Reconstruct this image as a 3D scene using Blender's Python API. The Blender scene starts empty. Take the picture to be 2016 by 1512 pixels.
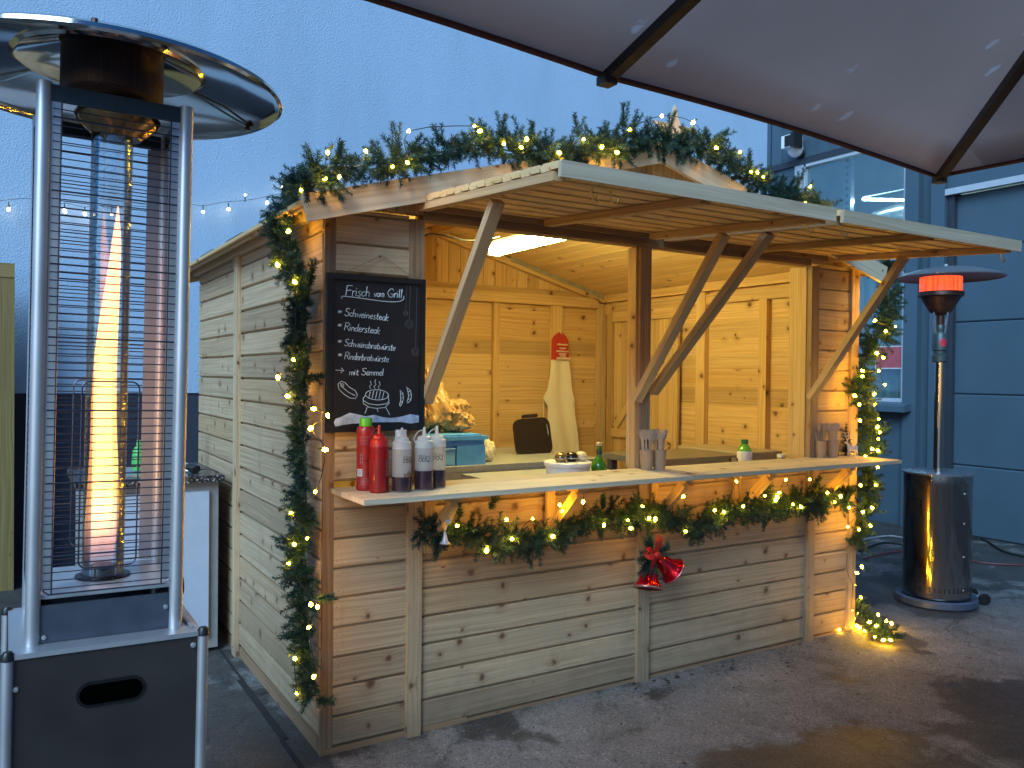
import bpy, bmesh, math, random
from mathutils import Vector, Matrix, noise
R = math.radians
random.seed(7)
S = bpy.context.scene
COL = S.collection

# ---------------------------------------------------------------- camera
CAM = Vector((-0.9703, -2.8767, 1.3836)); YAW, PIT, ROL, FPX = 0.5502, -0.0108, 0.0102, 1624.44
_f = Vector((math.sin(YAW)*math.cos(PIT), math.cos(YAW)*math.cos(PIT), math.sin(PIT)))
_r = Vector((math.cos(YAW), -math.sin(YAW), 0)); _u = _r.cross(_f)
_R = _r*math.cos(ROL) + _u*math.sin(ROL); _U = _u*math.cos(ROL) - _r*math.sin(ROL)
cd = bpy.data.cameras.new('camera'); cam = bpy.data.objects.new('camera', cd); COL.objects.link(cam)
m = Matrix((( _R.x, _U.x, -_f.x, CAM.x), (_R.y, _U.y, -_f.y, CAM.y), (_R.z, _U.z, -_f.z, CAM.z), (0, 0, 0, 1)))
cam.matrix_world = m
cd.sensor_width = 36; cd.lens = 36*FPX/2016; cd.clip_start = 0.02; cd.clip_end = 500
S.camera = cam

def at(px, py, ax, val):
    """world point on the plane <ax>=val that was measured at this place of the photograph"""
    d = _f + _R*((px-1008)/FPX) - _U*((py-756)/FPX)
    i = 'xyz'.index(ax)
    return CAM + d*((val-CAM[i])/d[i])

# ---------------------------------------------------------------- world, dusk sky
W = bpy.data.worlds.new('World'); S.world = W; W.use_nodes = True
nt = W.node_tree; nt.nodes.clear()
wo = nt.nodes.new('ShaderNodeOutputWorld'); bg = nt.nodes.new('ShaderNodeBackground')
sky = nt.nodes.new('ShaderNodeTexSky'); sky.sky_type = 'NISHITA'; sky.sun_disc = False
SUN_EL, SUN_ROT = 5.0, 228.0
sky.sun_elevation = R(SUN_EL); sky.sun_rotation = R(SUN_ROT); sky.ozone_density = 5.0; sky.dust_density = 0.3; sky.air_density = 1.0
mx = nt.nodes.new('ShaderNodeMix'); mx.data_type = 'RGBA'; mx.blend_type = 'MULTIPLY'; mx.inputs[0].default_value = 1
mx.inputs[7].default_value = (0.92, 0.98, 1.08, 1)
nt.links.new(sky.outputs[0], mx.inputs[6]); nt.links.new(mx.outputs[2], bg.inputs[0]); nt.links.new(bg.outputs[0], wo.inputs[0])
bg.inputs[1].default_value = 0.085
sd = bpy.data.lights.new('sun', 'SUN'); sun = bpy.data.objects.new('sun', sd); COL.objects.link(sun)
sd.energy = 1.35; sd.angle = R(38); sd.color = (0.52, 0.78, 1.0)
sun.rotation_euler = Vector((-0.66, -0.48, 0.60)).to_track_quat('Z', 'Y').to_euler(); sun.location = (-6, -6, 7)
S.view_settings.view_transform = 'Standard'; S.view_settings.look = 'None'
S.view_settings.exposure = 1.55; S.view_settings.gamma = 1.0
S.render.engine = 'CYCLES'
S.cycles.use_denoising = True
S.cycles.max_bounces = 8; S.cycles.diffuse_bounces = 6; S.cycles.transparent_max_bounces = 24
S.cycles.sample_clamp_indirect = 4.0; S.cycles.caustics_reflective = False; S.cycles.caustics_refractive = False

# ---------------------------------------------------------------- materials
def newmat(name):
    mt = bpy.data.materials.new(name); mt.use_nodes = True
    n = mt.node_tree.nodes; l = mt.node_tree.links
    return mt, n, l, n['Principled BSDF']
def N(n, t, **kw):
    x = n.new(t)
    for k, v in kw.items():
        if k.startswith('i_'):
            key = k[2:]
            x.inputs[int(key) if key.isdigit() else key].default_value = v
        else: setattr(x, k, v)
    return x
def c4(c): return (c[0], c[1], c[2], 1)
def ramp(n, stops, interp='LINEAR'):
    r = n.new('ShaderNodeValToRGB'); r.color_ramp.interpolation = interp
    e = r.color_ramp.elements
    while len(e) < len(stops): e.new(0.5)
    for i, (p, c) in enumerate(stops):
        e[i].position = p; e[i].color = c4(c) if len(c) == 3 else c
    return r
def mixc(n, l, fac, a, b, blend='MIX'):
    x = n.new('ShaderNodeMix'); x.data_type = 'RGBA'; x.blend_type = blend
    for s, v in ((0, fac), (6, a), (7, b)):
        if isinstance(v, (int, float)): x.inputs[s].default_value = v
        elif isinstance(v, (tuple, list)): x.inputs[s].default_value = c4(v)
        else: l.new(v, x.inputs[s])
    return x.outputs[2]
def mth(n, l, op, a, b=None, clamp=False):
    x = n.new('ShaderNodeMath'); x.operation = op; x.use_clamp = clamp
    for s, v in ((0, a), (1, b)):
        if v is None: continue
        if isinstance(v, (int, float)): x.inputs[s].default_value = v
        else: l.new(v, x.inputs[s])
    return x.outputs[0]
def bump(n, l, h, bs, strength=0.3, dist=0.002):
    b = n.new('ShaderNodeBump'); b.inputs['Strength'].default_value = strength; b.inputs['Distance'].default_value = dist
    l.new(h, b.inputs['Height']); l.new(b.outputs[0], bs.inputs['Normal'])

def wood(name, light=(0.62, 0.44, 0.25), dark=(0.44, 0.27, 0.13), knot=(0.13, 0.055, 0.025), rough=0.62, grey=0.0, knots=0.5, dirt=False):
    mt, n, l, bs = newmat(name)
    uv = N(n, 'ShaderNodeUVMap'); at_ = N(n, 'ShaderNodeAttribute', attribute_name='rnd')
    sep = N(n, 'ShaderNodeSeparateXYZ'); l.new(uv.outputs[0], sep.inputs[0])
    u, v = sep.outputs[0], sep.outputs[1]
    def vec(a, b, c=None):
        x = n.new('ShaderNodeCombineXYZ')
        for i, q in enumerate((a, b, c)):
            if q is None: continue
            if isinstance(q, (int, float)): x.inputs[i].default_value = q
            else: l.new(q, x.inputs[i])
        return x.outputs[0]
    # knots
    kn = N(n, 'ShaderNodeTexNoise', noise_dimensions='2D', i_Scale=1.0, i_Detail=3.0); l.new(vec(mth(n, l, 'MULTIPLY', u, 30), mth(n, l, 'MULTIPLY', v, 30)), kn.inputs['Vector'])
    kdx = mth(n, l, 'MULTIPLY', mth(n, l, 'SUBTRACT', kn.outputs[0], 0.5), 0.13)
    kv = vec(mth(n, l, 'ADD', mth(n, l, 'MULTIPLY', u, 6.5), kdx), mth(n, l, 'ADD', mth(n, l, 'MULTIPLY', v, 6.5), kdx))
    vo = N(n, 'ShaderNodeTexVoronoi', voronoi_dimensions='2D'); vo.inputs['Scale'].default_value = 1.0
    vo.inputs['Randomness'].default_value = 1.0; l.new(kv, vo.inputs['Vector'])
    sc = N(n, 'ShaderNodeSeparateColor'); l.new(vo.outputs['Color'], sc.inputs[0])
    on = mth(n, l, 'GREATER_THAN', sc.outputs[0], 1.0-knots)
    size = mth(n, l, 'MULTIPLY_ADD', sc.outputs[1], 0.085); size.node.inputs[2].default_value = 0.014
    kd = mth(n, l, 'DIVIDE', vo.outputs['Distance'], size)
    kcore = mth(n, l, 'MULTIPLY', mth(n, l, 'SUBTRACT', 1.55, kd, True), on)
    khalo = mth(n, l, 'MULTIPLY', mth(n, l, 'MULTIPLY', mth(n, l, 'SUBTRACT', 1.0, mth(n, l, 'MULTIPLY', kd, 0.26), True), on), 0.55)
    # grain, bent round the knots
    warp = N(n, 'ShaderNodeTexNoise', noise_dimensions='2D', i_Scale=1.0, i_Detail=2.0); l.new(vec(mth(n, l, 'MULTIPLY', u, 1.3), mth(n, l, 'MULTIPLY', v, 7)), warp.inputs['Vector'])
    vv = mth(n, l, 'ADD', v, mth(n, l, 'MULTIPLY', warp.outputs[0], 0.035))
    vv = mth(n, l, 'ADD', vv, mth(n, l, 'MULTIPLY', khalo, 0.02))
    g1 = N(n, 'ShaderNodeTexNoise', noise_dimensions='2D', i_Scale=1.0, i_Detail=3.0); l.new(vec(mth(n, l, 'MULTIPLY', u, 1.1), mth(n, l, 'MULTIPLY', vv, 95)), g1.inputs['Vector'])
    g2 = N(n, 'ShaderNodeTexNoise', noise_dimensions='2D', i_Scale=1.0, i_Detail=3.0); l.new(vec(mth(n, l, 'MULTIPLY', u, 5), mth(n, l, 'MULTIPLY', vv, 420)), g2.inputs['Vector'])
    g3 = N(n, 'ShaderNodeTexNoise', noise_dimensions='2D', i_Scale=1.0, i_Detail=4.0); l.new(vec(mth(n, l, 'MULTIPLY', u, 2.2), mth(n, l, 'MULTIPLY', v, 12)), g3.inputs['Vector'])
    gm = mth(n, l, 'ADD', mth(n, l, 'MULTIPLY', g1.outputs[0], 0.7), mth(n, l, 'MULTIPLY', g2.outputs[0], 0.3))
    rp = ramp(n, [(0.34, dark), (0.50, tuple(a*0.55+b*0.45 for a, b in zip(light, dark))), (0.62, light)]); l.new(gm, rp.inputs[0])
    c = mixc(n, l, mth(n, l, 'MULTIPLY', mth(n, l, 'SUBTRACT', g3.outputs[0], 0.45, True), 1.5, True), rp.outputs[0], tuple(a*0.78 for a in light))
    # each board its own tone
    tone = ramp(n, [(0.0, (0.70, 0.66, 0.60)), (0.3, (0.95, 0.93, 0.90)), (0.65, (1.08, 1.05, 1.0)), (1.0, (0.90, 0.82, 0.70))]); l.new(at_.outputs['Fac'], tone.inputs[0])
    c = mixc(n, l, 1.0, c, tone.outputs[0], 'MULTIPLY')
    c = mixc(n, l, mth(n, l, 'MULTIPLY', khalo, 0.75), c, tuple(k*2.0 for k in knot))
    c = mixc(n, l, mth(n, l, 'MULTIPLY', kcore, 0.93), c, knot)
    if grey: c = mixc(n, l, grey, c, (0.36, 0.36, 0.34))
    if dirt:
        tc = N(n, 'ShaderNodeTexCoord'); so = N(n, 'ShaderNodeSeparateXYZ'); l.new(tc.outputs['Object'], so.inputs[0])
        dn = N(n, 'ShaderNodeTexNoise', i_Scale=6.0, i_Detail=6.0, i_Roughness=0.7); l.new(tc.outputs['Object'], dn.inputs['Vector'])
        dz = mth(n, l, 'SUBTRACT', mth(n, l, 'MULTIPLY', dn.outputs[0], 0.55), mth(n, l, 'MULTIPLY', so.outputs[2], 1.1), True)
        c = mixc(n, l, mth(n, l, 'MULTIPLY', dz, 1.5, True), c, (0.13, 0.10, 0.075))
        sv = N(n, 'ShaderNodeMapping'); sv.inputs['Scale'].default_value = (9, 9, 1.1); l.new(tc.outputs['Object'], sv.inputs[0])
        sn = N(n, 'ShaderNodeTexNoise', i_Scale=1.0, i_Detail=6.0, i_Roughness=0.7); l.new(sv.outputs[0], sn.inputs['Vector'])
        c = mixc(n, l, mth(n, l, 'MULTIPLY', mth(n, l, 'SUBTRACT', sn.outputs[0], 0.52, True), 3.2, True), c, tuple(a*0.62 for a in light))
    l.new(c, bs.inputs['Base Color']); bs.inputs['Roughness'].default_value = rough
    bs.inputs['Specular IOR Level'].default_value = 0.3
    bump(n, l, gm, bs, 0.35, 0.0015)
    return mt

def plain(name, col, rough=0.5, metal=0.0, spec=0.5, var=0.12, nscale=18.0, bumps=0.0, bscale=80.0, coat=0.0, trans=0.0):
    """painted / plastic / metal surface with slight procedural unevenness"""
    mt, n, l, bs = newmat(name)
    tc = N(n, 'ShaderNodeTexCoord')
    nz = N(n, 'ShaderNodeTexNoise', i_Scale=nscale, i_Detail=5.0); l.new(tc.outputs['Object'], nz.inputs['Vector'])
    rp = ramp(n, [(0.3, tuple(x*(1-var) for x in col)), (0.7, tuple(min(1, x*(1+var)) for x in col))]); l.new(nz.outputs[0], rp.inputs[0])
    l.new(rp.outputs[0], bs.inputs['Base Color'])
    rr = N(n, 'ShaderNodeMapRange'); rr.inputs[3].default_value = max(0.02, rough*0.8); rr.inputs[4].default_value = min(1, rough*1.25)
    l.new(nz.outputs[0], rr.inputs[0]); l.new(rr.outputs[0], bs.inputs['Roughness'])
    bs.inputs['Metallic'].default_value = metal; bs.inputs['Specular IOR Level'].default_value = spec
    bs.inputs['Coat Weight'].default_value = coat; bs.inputs['Transmission Weight'].default_value = trans
    if bumps:
        b = N(n, 'ShaderNodeTexNoise', i_Scale=bscale, i_Detail=4.0); l.new(tc.outputs['Object'], b.inputs['Vector'])
        bump(n, l, b.outputs[0], bs, bumps, 0.003)
    return mt
def emit(name, col, strength):
    mt, n, l, bs = newmat(name)
    bs.inputs['Base Color'].default_value = c4(col); bs.inputs['Emission Color'].default_value = c4(col)
    bs.inputs['Emission Strength'].default_value = strength; bs.inputs['Roughness'].default_value = 0.4
    return mt
def glassy(name, col=(1, 1, 1), alpha=0.75, rough=0.08):
    """thin clear wall: mostly see-through with a glossy skin"""
    mt, n, l, bs = newmat(name)
    tr = N(n, 'ShaderNodeBsdfTransparent'); tr.inputs[0].default_value = c4(col)
    fr = N(n, 'ShaderNodeLayerWeight', i_Blend=0.35)
    f = mth(n, l, 'ADD', mth(n, l, 'MULTIPLY', fr.outputs['Fresnel'], 0.8), 1-alpha, True)
    mxs = N(n, 'ShaderNodeMixShader'); l.new(f, mxs.inputs[0]); l.new(tr.outputs[0], mxs.inputs[1]); l.new(bs.outputs[0], mxs.inputs[2])
    bs.inputs['Base Color'].default_value = (0.9, 0.92, 0.95, 1); bs.inputs['Metallic'].default_value = 1.0; bs.inputs['Roughness'].default_value = rough
    l.new(mxs.outputs[0], n['Material Output'].inputs[0])
    return mt

M = {}
M['pine'] = wood('pine_boards', light=(0.72, 0.53, 0.29), dark=(0.54, 0.34, 0.15))
M['pine_lit'] = wood('pine_lit', light=(0.86, 0.66, 0.38), dark=(0.68, 0.46, 0.22), knots=0.35)  # paler copy of pine: lamp glow under shutters and roof put into the colour
M['pine_ext'] = wood('pine_weathered', light=(0.62, 0.47, 0.31), dark=(0.42, 0.295, 0.18), grey=0.04, knots=0.6, dirt=True)
M['pine_beam'] = wood('pine_beams', light=(0.62, 0.46, 0.28), dark=(0.46, 0.30, 0.16), knots=0.30)
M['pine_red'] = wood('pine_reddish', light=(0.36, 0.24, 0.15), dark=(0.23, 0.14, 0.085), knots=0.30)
M['pine_pale'] = wood('pine_pale', light=(0.74, 0.64, 0.50), dark=(0.58, 0.47, 0.34), knots=0.3, grey=0.06)
M['fence_wood'] = wood('fence_wood', light=(0.40, 0.31, 0.13), dark=(0.27, 0.20, 0.08), knots=0.4)

# ---------------------------------------------------------------- mesh builder
class MB:
    def __init__(s): s.v = []; s.f = []; s.uv = []; s.rnd = []; s.sm = []
    def face(s, pts, uvs=None, rnd=0.5, smooth=False):
        b = len(s.v); s.v += [tuple(p) for p in pts]
        s.f.append(tuple(range(b, b+len(pts)))); s.uv += list(uvs) if uvs else [(0, 0)]*len(pts)
        s.rnd.append(rnd); s.sm.append(smooth)
    def mesh(s, verts, faces, rnd=0.5, smooth=False, uvf=None):
        b = len(s.v); s.v += [tuple(p) for p in verts]
        for f in faces:
            s.f.append(tuple(b+i for i in f)); s.rnd.append(rnd); s.sm.append(smooth)
            for i in f: s.uv.append(uvf(verts[i]) if uvf else (0, 0))
    def box(s, x0, x1, y0, y1, z0, z1, ax=None):
        c = Vector(((x0+x1)/2, (y0+y1)/2, (z0+z1)/2)); d = (x1-x0, y1-y0, z1-z0)
        if ax is None: ax = 'xyz'[d.index(max(d))]
        e = {'x': (Vector((1, 0, 0)), Vector((0, 1, 0)), Vector((0, 0, 1)), d[0], d[1], d[2]),
             'y': (Vector((0, 1, 0)), Vector((1, 0, 0)), Vector((0, 0, 1)), d[1], d[0], d[2]),
             'z': (Vector((0, 0, 1)), Vector((1, 0, 0)), Vector((0, 1, 0)), d[2], d[0], d[1])}[ax]
        s.obox(c, *e)
    def obox(s, c, a, b, d, la, lb, ld):
        """box centred at c; a is the grain direction"""
        c = Vector(c); ou, ov = random.random()*40, random.random()*40; rnd = random.random()
        P = lambda i, j, k: c + a*(i*la/2) + b*(j*lb/2) + d*(k*ld/2)
        flip = a.cross(b).dot(d) < 0
        def q(pts, uvs):
            if flip: pts, uvs = pts[::-1], uvs[::-1]
            s.face(pts, [(u+ou, v+ov) for u, v in uvs], rnd)
        h, w, t = la/2, lb/2, ld/2
        q([P(-1, -1, 1), P(1, -1, 1), P(1, 1, 1), P(-1, 1, 1)], [(-h, -w), (h, -w), (h, w), (-h, w)])
        q([P(-1, 1, -1), P(1, 1, -1), P(1, -1, -1), P(-1, -1, -1)], [(-h, w+1), (h, w+1), (h, -w+1), (-h, -w+1)])
        q([P(-1, -1, -1), P(1, -1, -1), P(1, -1, 1), P(-1, -1, 1)], [(-h, -t+2), (h, -t+2), (h, t+2), (-h, t+2)])
        q([P(-1, 1, 1), P(1, 1, 1), P(1, 1, -1), P(-1, 1, -1)], [(-h, t+3), (h, t+3), (h, -t+3), (-h, -t+3)])
        q([P(1, -1, -1), P(1, 1, -1), P(1, 1, 1), P(1, -1, 1)], [(5, -w), (5.02, w), (5.04, w), (5.04, -w)])
        q([P(-1, 1, -1), P(-1, -1, -1), P(-1, -1, 1), P(-1, 1, 1)], [(6, w), (6.02, -w), (6.04, -w), (6.04, w)])
    def beam(s, p0, p1, w, t, up=(0, 0, 1)):
        p0, p1 = Vector(p0), Vector(p1); a = (p1-p0); L = a.length; a.normalize()
        b = a.cross(Vector(up))
        if b.length < 1e-4: b = a.cross(Vector((0, 1, 0)))
        b.normalize(); d = b.cross(a)
        s.obox((p0+p1)/2, a, b, d, L, w, t)
    def prof(s, p, along, out, upv, L, prf, u0=None, caps=True):
        """extrude an (out, up) outline of length L; grain along 'along'. Outline counter-clockwise seen against 'along'"""
        p, along, out, upv = Vector(p), Vector(along), Vector(out), Vector(upv)
        ou, ov = random.random()*40, random.random()*40; rnd = random.random()
        A = [p + out*o + upv*z for o, z in prf]; B = [q + along*L for q in A]
        k = len(prf); acc = 0
        flip = along.cross(out).dot(upv) < 0
        for i in range(k):
            j = (i+1) % k; dl = (Vector(prf[j])-Vector(prf[i])).length
            pts = [A[i], A[j], B[j], B[i]]; uvs = [(ou, ov+acc), (ou, ov+acc+dl), (ou+L, ov+acc+dl), (ou+L, ov+acc)]
            if not flip: pts, uvs = pts[::-1], uvs[::-1]
            s.face(pts, uvs, rnd); acc += dl
        if caps:
            ea = [(ou+.02*i, ov) for i in range(k)]
            s.face(A if not flip else A[::-1], ea, rnd); s.face(B[::-1] if not flip else B, ea, rnd)
    def tube(s, pts, r, n=8, closed=False, rnd=0.5, caps=True):
        pts = [Vector(p) for p in pts]; k = len(pts); rings = []
        rr = r if isinstance(r, (list, tuple)) else [r]*k
        ref = Vector((0, 0, 1)); prev = None
        for i in range(k):
            if closed: t = pts[(i+1) % k]-pts[i-1]
            else: t = pts[min(i+1, k-1)]-pts[max(i-1, 0)]
            if t.length < 1e-9: t = Vector((0, 0, 1))
            t.normalize()
            if prev is None:
                a = t.cross(ref)
                if a.length < 0.1: a = t.cross(Vector((1, 0, 0)))
            else: a = prev - t*prev.dot(t)
            a.normalize(); prev = a; b = t.cross(a)
            rings.append([pts[i]+(a*math.cos(2*math.pi*j/n)+b*math.sin(2*math.pi*j/n))*rr[i] for j in range(n)])
        V = [q for rg in rings for q in rg]; F = []
        for i in range(k if closed else k-1):
            i2 = (i+1) % k
            for j in range(n):
                F.append((i*n+j, i*n+(j+1) % n, i2*n+(j+1) % n, i2*n+j))
        if caps and not closed: F += [tuple(range(n))[::-1], tuple((k-1)*n+j for j in range(n))]
        s.mesh(V, F, rnd, True)
    def lathe(s, prf, n=32, c=(0, 0, 0), cap0=False, cap1=False, rnd=0.5, smooth=True):
        c = Vector(c); V = []; F = []
        for r, z in prf:
            for j in range(n):
                a = 2*math.pi*j/n; V.append(c+Vector((r*math.cos(a), r*math.sin(a), z)))
        for i in range(len(prf)-1):
            for j in range(n):
                F.append((i*n+j, i*n+(j+1) % n, (i+1)*n+(j+1) % n, (i+1)*n+j))
        if cap0: F.append(tuple(range(n))[::-1])
        if cap1: F.append(tuple((len(prf)-1)*n+j for j in range(n)))
        s.mesh(V, F, rnd, smooth)
    def ico(s, c, r, sub=2, f=None):
        bm = bmesh.new(); bmesh.ops.create_icosphere(bm, subdivisions=sub, radius=1)
        V = []
        for v in bm.verts:
            p = v.co.copy(); p = f(p) if f else p
            sc = r if isinstance(r, (list, tuple)) else (r, r, r)
            V.append(Vector(c)+Vector((p.x*sc[0], p.y*sc[1], p.z*sc[2])))
        F = [tuple(q.index for q in fc.verts) for fc in bm.faces]; bm.free(); s.mesh(V, F, 0.5, True)
    def xf(s, mat):
        s.v = [tuple(mat @ Vector(p)) for p in s.v]; return s
    def build(s, name, mat, parent=None, loc=None, bevel=0.0, label=None, kind=None, local=False, rnd=False):
        me = bpy.data.meshes.new(name)
        o = Vector(loc) if loc is not None else (Vector(WL[parent.name]) if parent is not None else Vector((0, 0, 0)))
        vs = s.v if local else [tuple(Vector(p)-o) for p in s.v]
        me.from_pydata(vs, [], s.f)
        me.uv_layers.new(name='UVMap').data.foreach_set('uv', [x for q in s.uv for x in q])
        me.attributes.new('rnd', 'FLOAT', 'FACE').data.foreach_set('value', s.rnd)
        me.polygons.foreach_set('use_smooth', s.sm)
        me.update()
        if any(s.sm):
            bm = bmesh.new(); bm.from_mesh(me); bmesh.ops.remove_doubles(bm, verts=bm.verts, dist=1e-6); bm.to_mesh(me); bm.free()
            me.set_sharp_from_angle(angle=R(38))
        me.materials.append(mat)
        ob = bpy.data.objects.new(name, me); COL.objects.link(ob)
        if parent is not None: ob.parent = parent; WL[ob.name] = WL[parent.name]
        else: ob.location = o; WL[ob.name] = tuple(o)
        if bevel:
            bv = ob.modifiers.new('bevel', 'BEVEL'); bv.width = bevel; bv.segments = 1; bv.limit_method = 'ANGLE'; bv.angle_limit = R(60)
            bv.use_clamp_overlap = True
        if label: ob['label'] = label
        if kind: ob['kind'] = kind
        return ob
WL = {}
def tag(o, label, cat, group=None, kind=None):
    o['label'] = label; o['category'] = cat
    if group: o['group'] = group
    if kind: o['kind'] = kind
    return o
def thing(name, label, cat, loc=(0, 0, 0), rz=0.0, group=None):
    o = bpy.data.objects.new(name, None); COL.objects.link(o); o.location = loc; o.rotation_euler = (0, 0, rz)
    o.empty_display_size = 0.05; WL[o.name] = tuple(loc)
    return tag(o, label, cat, group)
def dup(root, loc, rz=0.0, label=None, group=None):
    r = root.copy(); COL.objects.link(r); r.location = loc; r.rotation_euler = (0, 0, rz)
    if label: r['label'] = label
    if group: r['group'] = group
    for ch in list(root.children):
        c = ch.copy(); COL.objects.link(c); c.parent = r
        for g in list(ch.children):
            d = g.copy(); COL.objects.link(d); d.parent = c
    return r
X, Y, Z = Vector((1, 0, 0)), Vector((0, 1, 0)), Vector((0, 0, 1))

# ================================================================ SETTING
def ground_mat():
    mt, n, l, bs = newmat('wet_concrete')
    tc = N(n, 'ShaderNodeTexCoord')
    def nz(scale, det, rough=0.55, dist=0.0):
        x = N(n, 'ShaderNodeTexNoise', i_Scale=scale, i_Detail=det, i_Roughness=rough, i_Distortion=dist); l.new(tc.outputs['Object'], x.inputs['Vector']); return x.outputs[0]
    big, mid, fine, grit = nz(0.75, 6, 0.62, 0.6), nz(3.2, 8, 0.65, 0.4), nz(28, 6, 0.7), nz(160, 3, 0.7)
    dry = ramp(n, [(0.28, (0.085, 0.085, 0.088)), (0.43, (0.155, 0.156, 0.160)), (0.6, (0.20, 0.20, 0.205)), (0.8, (0.30, 0.30, 0.305))]); l.new(mid, dry.inputs[0])
    wet = ramp(n, [(0.30, (0.048, 0.048, 0.050)), (0.6, (0.085, 0.084, 0.084)), (0.85, (0.13, 0.128, 0.126))]); l.new(mid, wet.inputs[0])
    k = mth(n, l, 'ADD', mth(n, l, 'MULTIPLY', big, 0.72), mth(n, l, 'MULTIPLY', mid, 0.28))
    # the strip under the raised shutters stayed dry
    sp = N(n, 'ShaderNodeSeparateXYZ'); l.new(tc.outputs['Object'], sp.inputs[0])
    d1 = mth(n, l, 'MULTIPLY', mth(n, l, 'ADD', sp.outputs[1], 0.78), 0.42); d2 = mth(n, l, 'MULTIPLY', sp.outputs[0], 0.25); d3 = mth(n, l, 'MULTIPLY', mth(n, l, 'SUBTRACT', 3.6, sp.outputs[0]), 0.25)
    dd = mth(n, l, 'MINIMUM', mth(n, l, 'MINIMUM', d1, d2), d3); dd = mth(n, l, 'MAXIMUM', mth(n, l, 'MINIMUM', dd, 0.052), -0.045)
    k = mth(n, l, 'ADD', k, dd)
    msk = ramp(n, [(0.488, (0, 0, 0)), (0.518, (1, 1, 1))]); l.new(k, msk.inputs[0])
    c = mixc(n, l, msk.outputs[0], wet.outputs[0], dry.outputs[0])
    sp = ramp(n, [(0.30, (0.4, 0.36, 0.32)), (0.46, (1, 1, 1)), (0.62, (1, 1, 1)), (0.75, (1.5, 1.48, 1.45))]); l.new(fine, sp.inputs[0])
    c = mixc(n, l, 0.8, c, sp.outputs[0], 'MULTIPLY')
    g = ramp(n, [(0.3, (0.6, 0.6, 0.6)), (0.65, (1.2, 1.2, 1.2))]); l.new(grit, g.inputs[0])
    c = mixc(n, l, 0.7, c, g.outputs[0], 'MULTIPLY')
    va = N(n, 'ShaderNodeTexVoronoi', i_Scale=190.0); l.new(tc.outputs['Object'], va.inputs['Vector'])
    vs = N(n, 'ShaderNodeSeparateColor'); l.new(va.outputs['Color'], vs.inputs[0])
    ag = ramp(n, [(0.0, (0.45, 0.43, 0.42)), (0.10, (0.45, 0.43, 0.42)), (0.12, (1, 1, 1)), (0.93, (1, 1, 1)), (0.95, (1.9, 1.88, 1.85))], 'CONSTANT'); l.new(vs.outputs[0], ag.inputs[0])
    c = mixc(n, l, 0.75, c, ag.outputs[0], 'MULTIPLY')
    vc = N(n, 'ShaderNodeTexVoronoi', i_Scale=0.85, feature='DISTANCE_TO_EDGE'); wv = N(n, 'ShaderNodeVectorMath', operation='ADD'); wn = N(n, 'ShaderNodeTexNoise', i_Scale=5.0, i_Detail=5.0); l.new(tc.outputs['Object'], wn.inputs['Vector'])
    l.new(tc.outputs['Object'], wv.inputs[0]); ws = N(n, 'ShaderNodeVectorMath', operation='SCALE'); ws.inputs['Scale'].default_value = 0.30; l.new(wn.outputs['Color'], ws.inputs[0]); l.new(ws.outputs[0], wv.inputs[1]); l.new(wv.outputs[0], vc.inputs['Vector'])
    ck = ramp(n, [(0.0, (0.45, 0.43, 0.41)), (0.003, (0.6, 0.58, 0.56)), (0.008, (1, 1, 1))]); l.new(vc.outputs['Distance'], ck.inputs[0])
    c = mixc(n, l, 0.55, c, ck.outputs[0], 'MULTIPLY')
    l.new(c, bs.inputs['Base Color'])
    rr = N(n, 'ShaderNodeMapRange'); rr.inputs[3].default_value = 0.55; rr.inputs[4].default_value = 0.85; bs.inputs['Specular IOR Level'].default_value = 0.32; l.new(msk.outputs[0], rr.inputs[0])
    l.new(rr.outputs[0], bs.inputs['Roughness'])
    h = mth(n, l, 'ADD', mth(n, l, 'MULTIPLY', fine, 0.6), mth(n, l, 'MULTIPLY', grit, 0.35)); h = mth(n, l, 'ADD', h, mth(n, l, 'MULTIPLY', mid, 0.9))
    bump(n, l, h, bs, 0.55, 0.008)
    return mt
b = MB(); b.box(-45, 45, -45, 45, -0.2, 0.0)
b.build('ground', ground_mat(), kind='structure')
# expansion joints in the slab: dark filled grooves
M['joint'] = plain('joint_filler', (0.02, 0.02, 0.022), 0.8)
b = MB()
pts = [(-0.085, -4.0), (-0.085, -0.4), (-0.078, 0.2), (-0.06, 0.9), (-0.06, 3.3)]
for p, q in zip(pts, pts[1:]): b.box(min(p[0], q[0])-0.005, max(p[0], q[0])+0.003, p[1], q[1]+0.001, 0.0, 0.004, 'y')
b.build('slab_joint', M['joint'], kind='structure')
def plaster_mat(name, col, bs_=1.0):
    mt, n, l, bs = newmat(name)
    tc = N(n, 'ShaderNodeTexCoord')
    a = N(n, 'ShaderNodeTexNoise', i_Scale=70.0, i_Detail=5.0, i_Roughness=0.6); l.new(tc.outputs['Object'], a.inputs['Vector'])
    b_ = N(n, 'ShaderNodeTexVoronoi', i_Scale=110.0); l.new(tc.outputs['Object'], b_.inputs['Vector'])
    mp_ = N(n, 'ShaderNodeMapping'); mp_.inputs['Scale'].default_value = (1.6, 1.6, 0.45); l.new(tc.outputs['Object'], mp_.inputs[0])
    c_ = N(n, 'ShaderNodeTexNoise', i_Scale=1.0, i_Detail=7.0, i_Roughness=0.62); l.new(mp_.outputs[0], c_.inputs['Vector'])
    rp = ramp(n, [(0.3, tuple(x*0.86 for x in col)), (0.5, tuple(x*0.96 for x in col)), (0.7, col)]); l.new(c_.outputs[0], rp.inputs[0]); l.new(rp.outputs[0], bs.inputs['Base Color'])
    bs.inputs['Roughness'].default_value = 0.9
    h = mth(n, l, 'ADD', a.outputs[0], mth(n, l, 'MULTIPLY', b_.outputs['Distance'], 0.5))
    bump(n, l, h, bs, 0.45*bs_, 0.010)
    return mt
WY = 3.5
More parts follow.
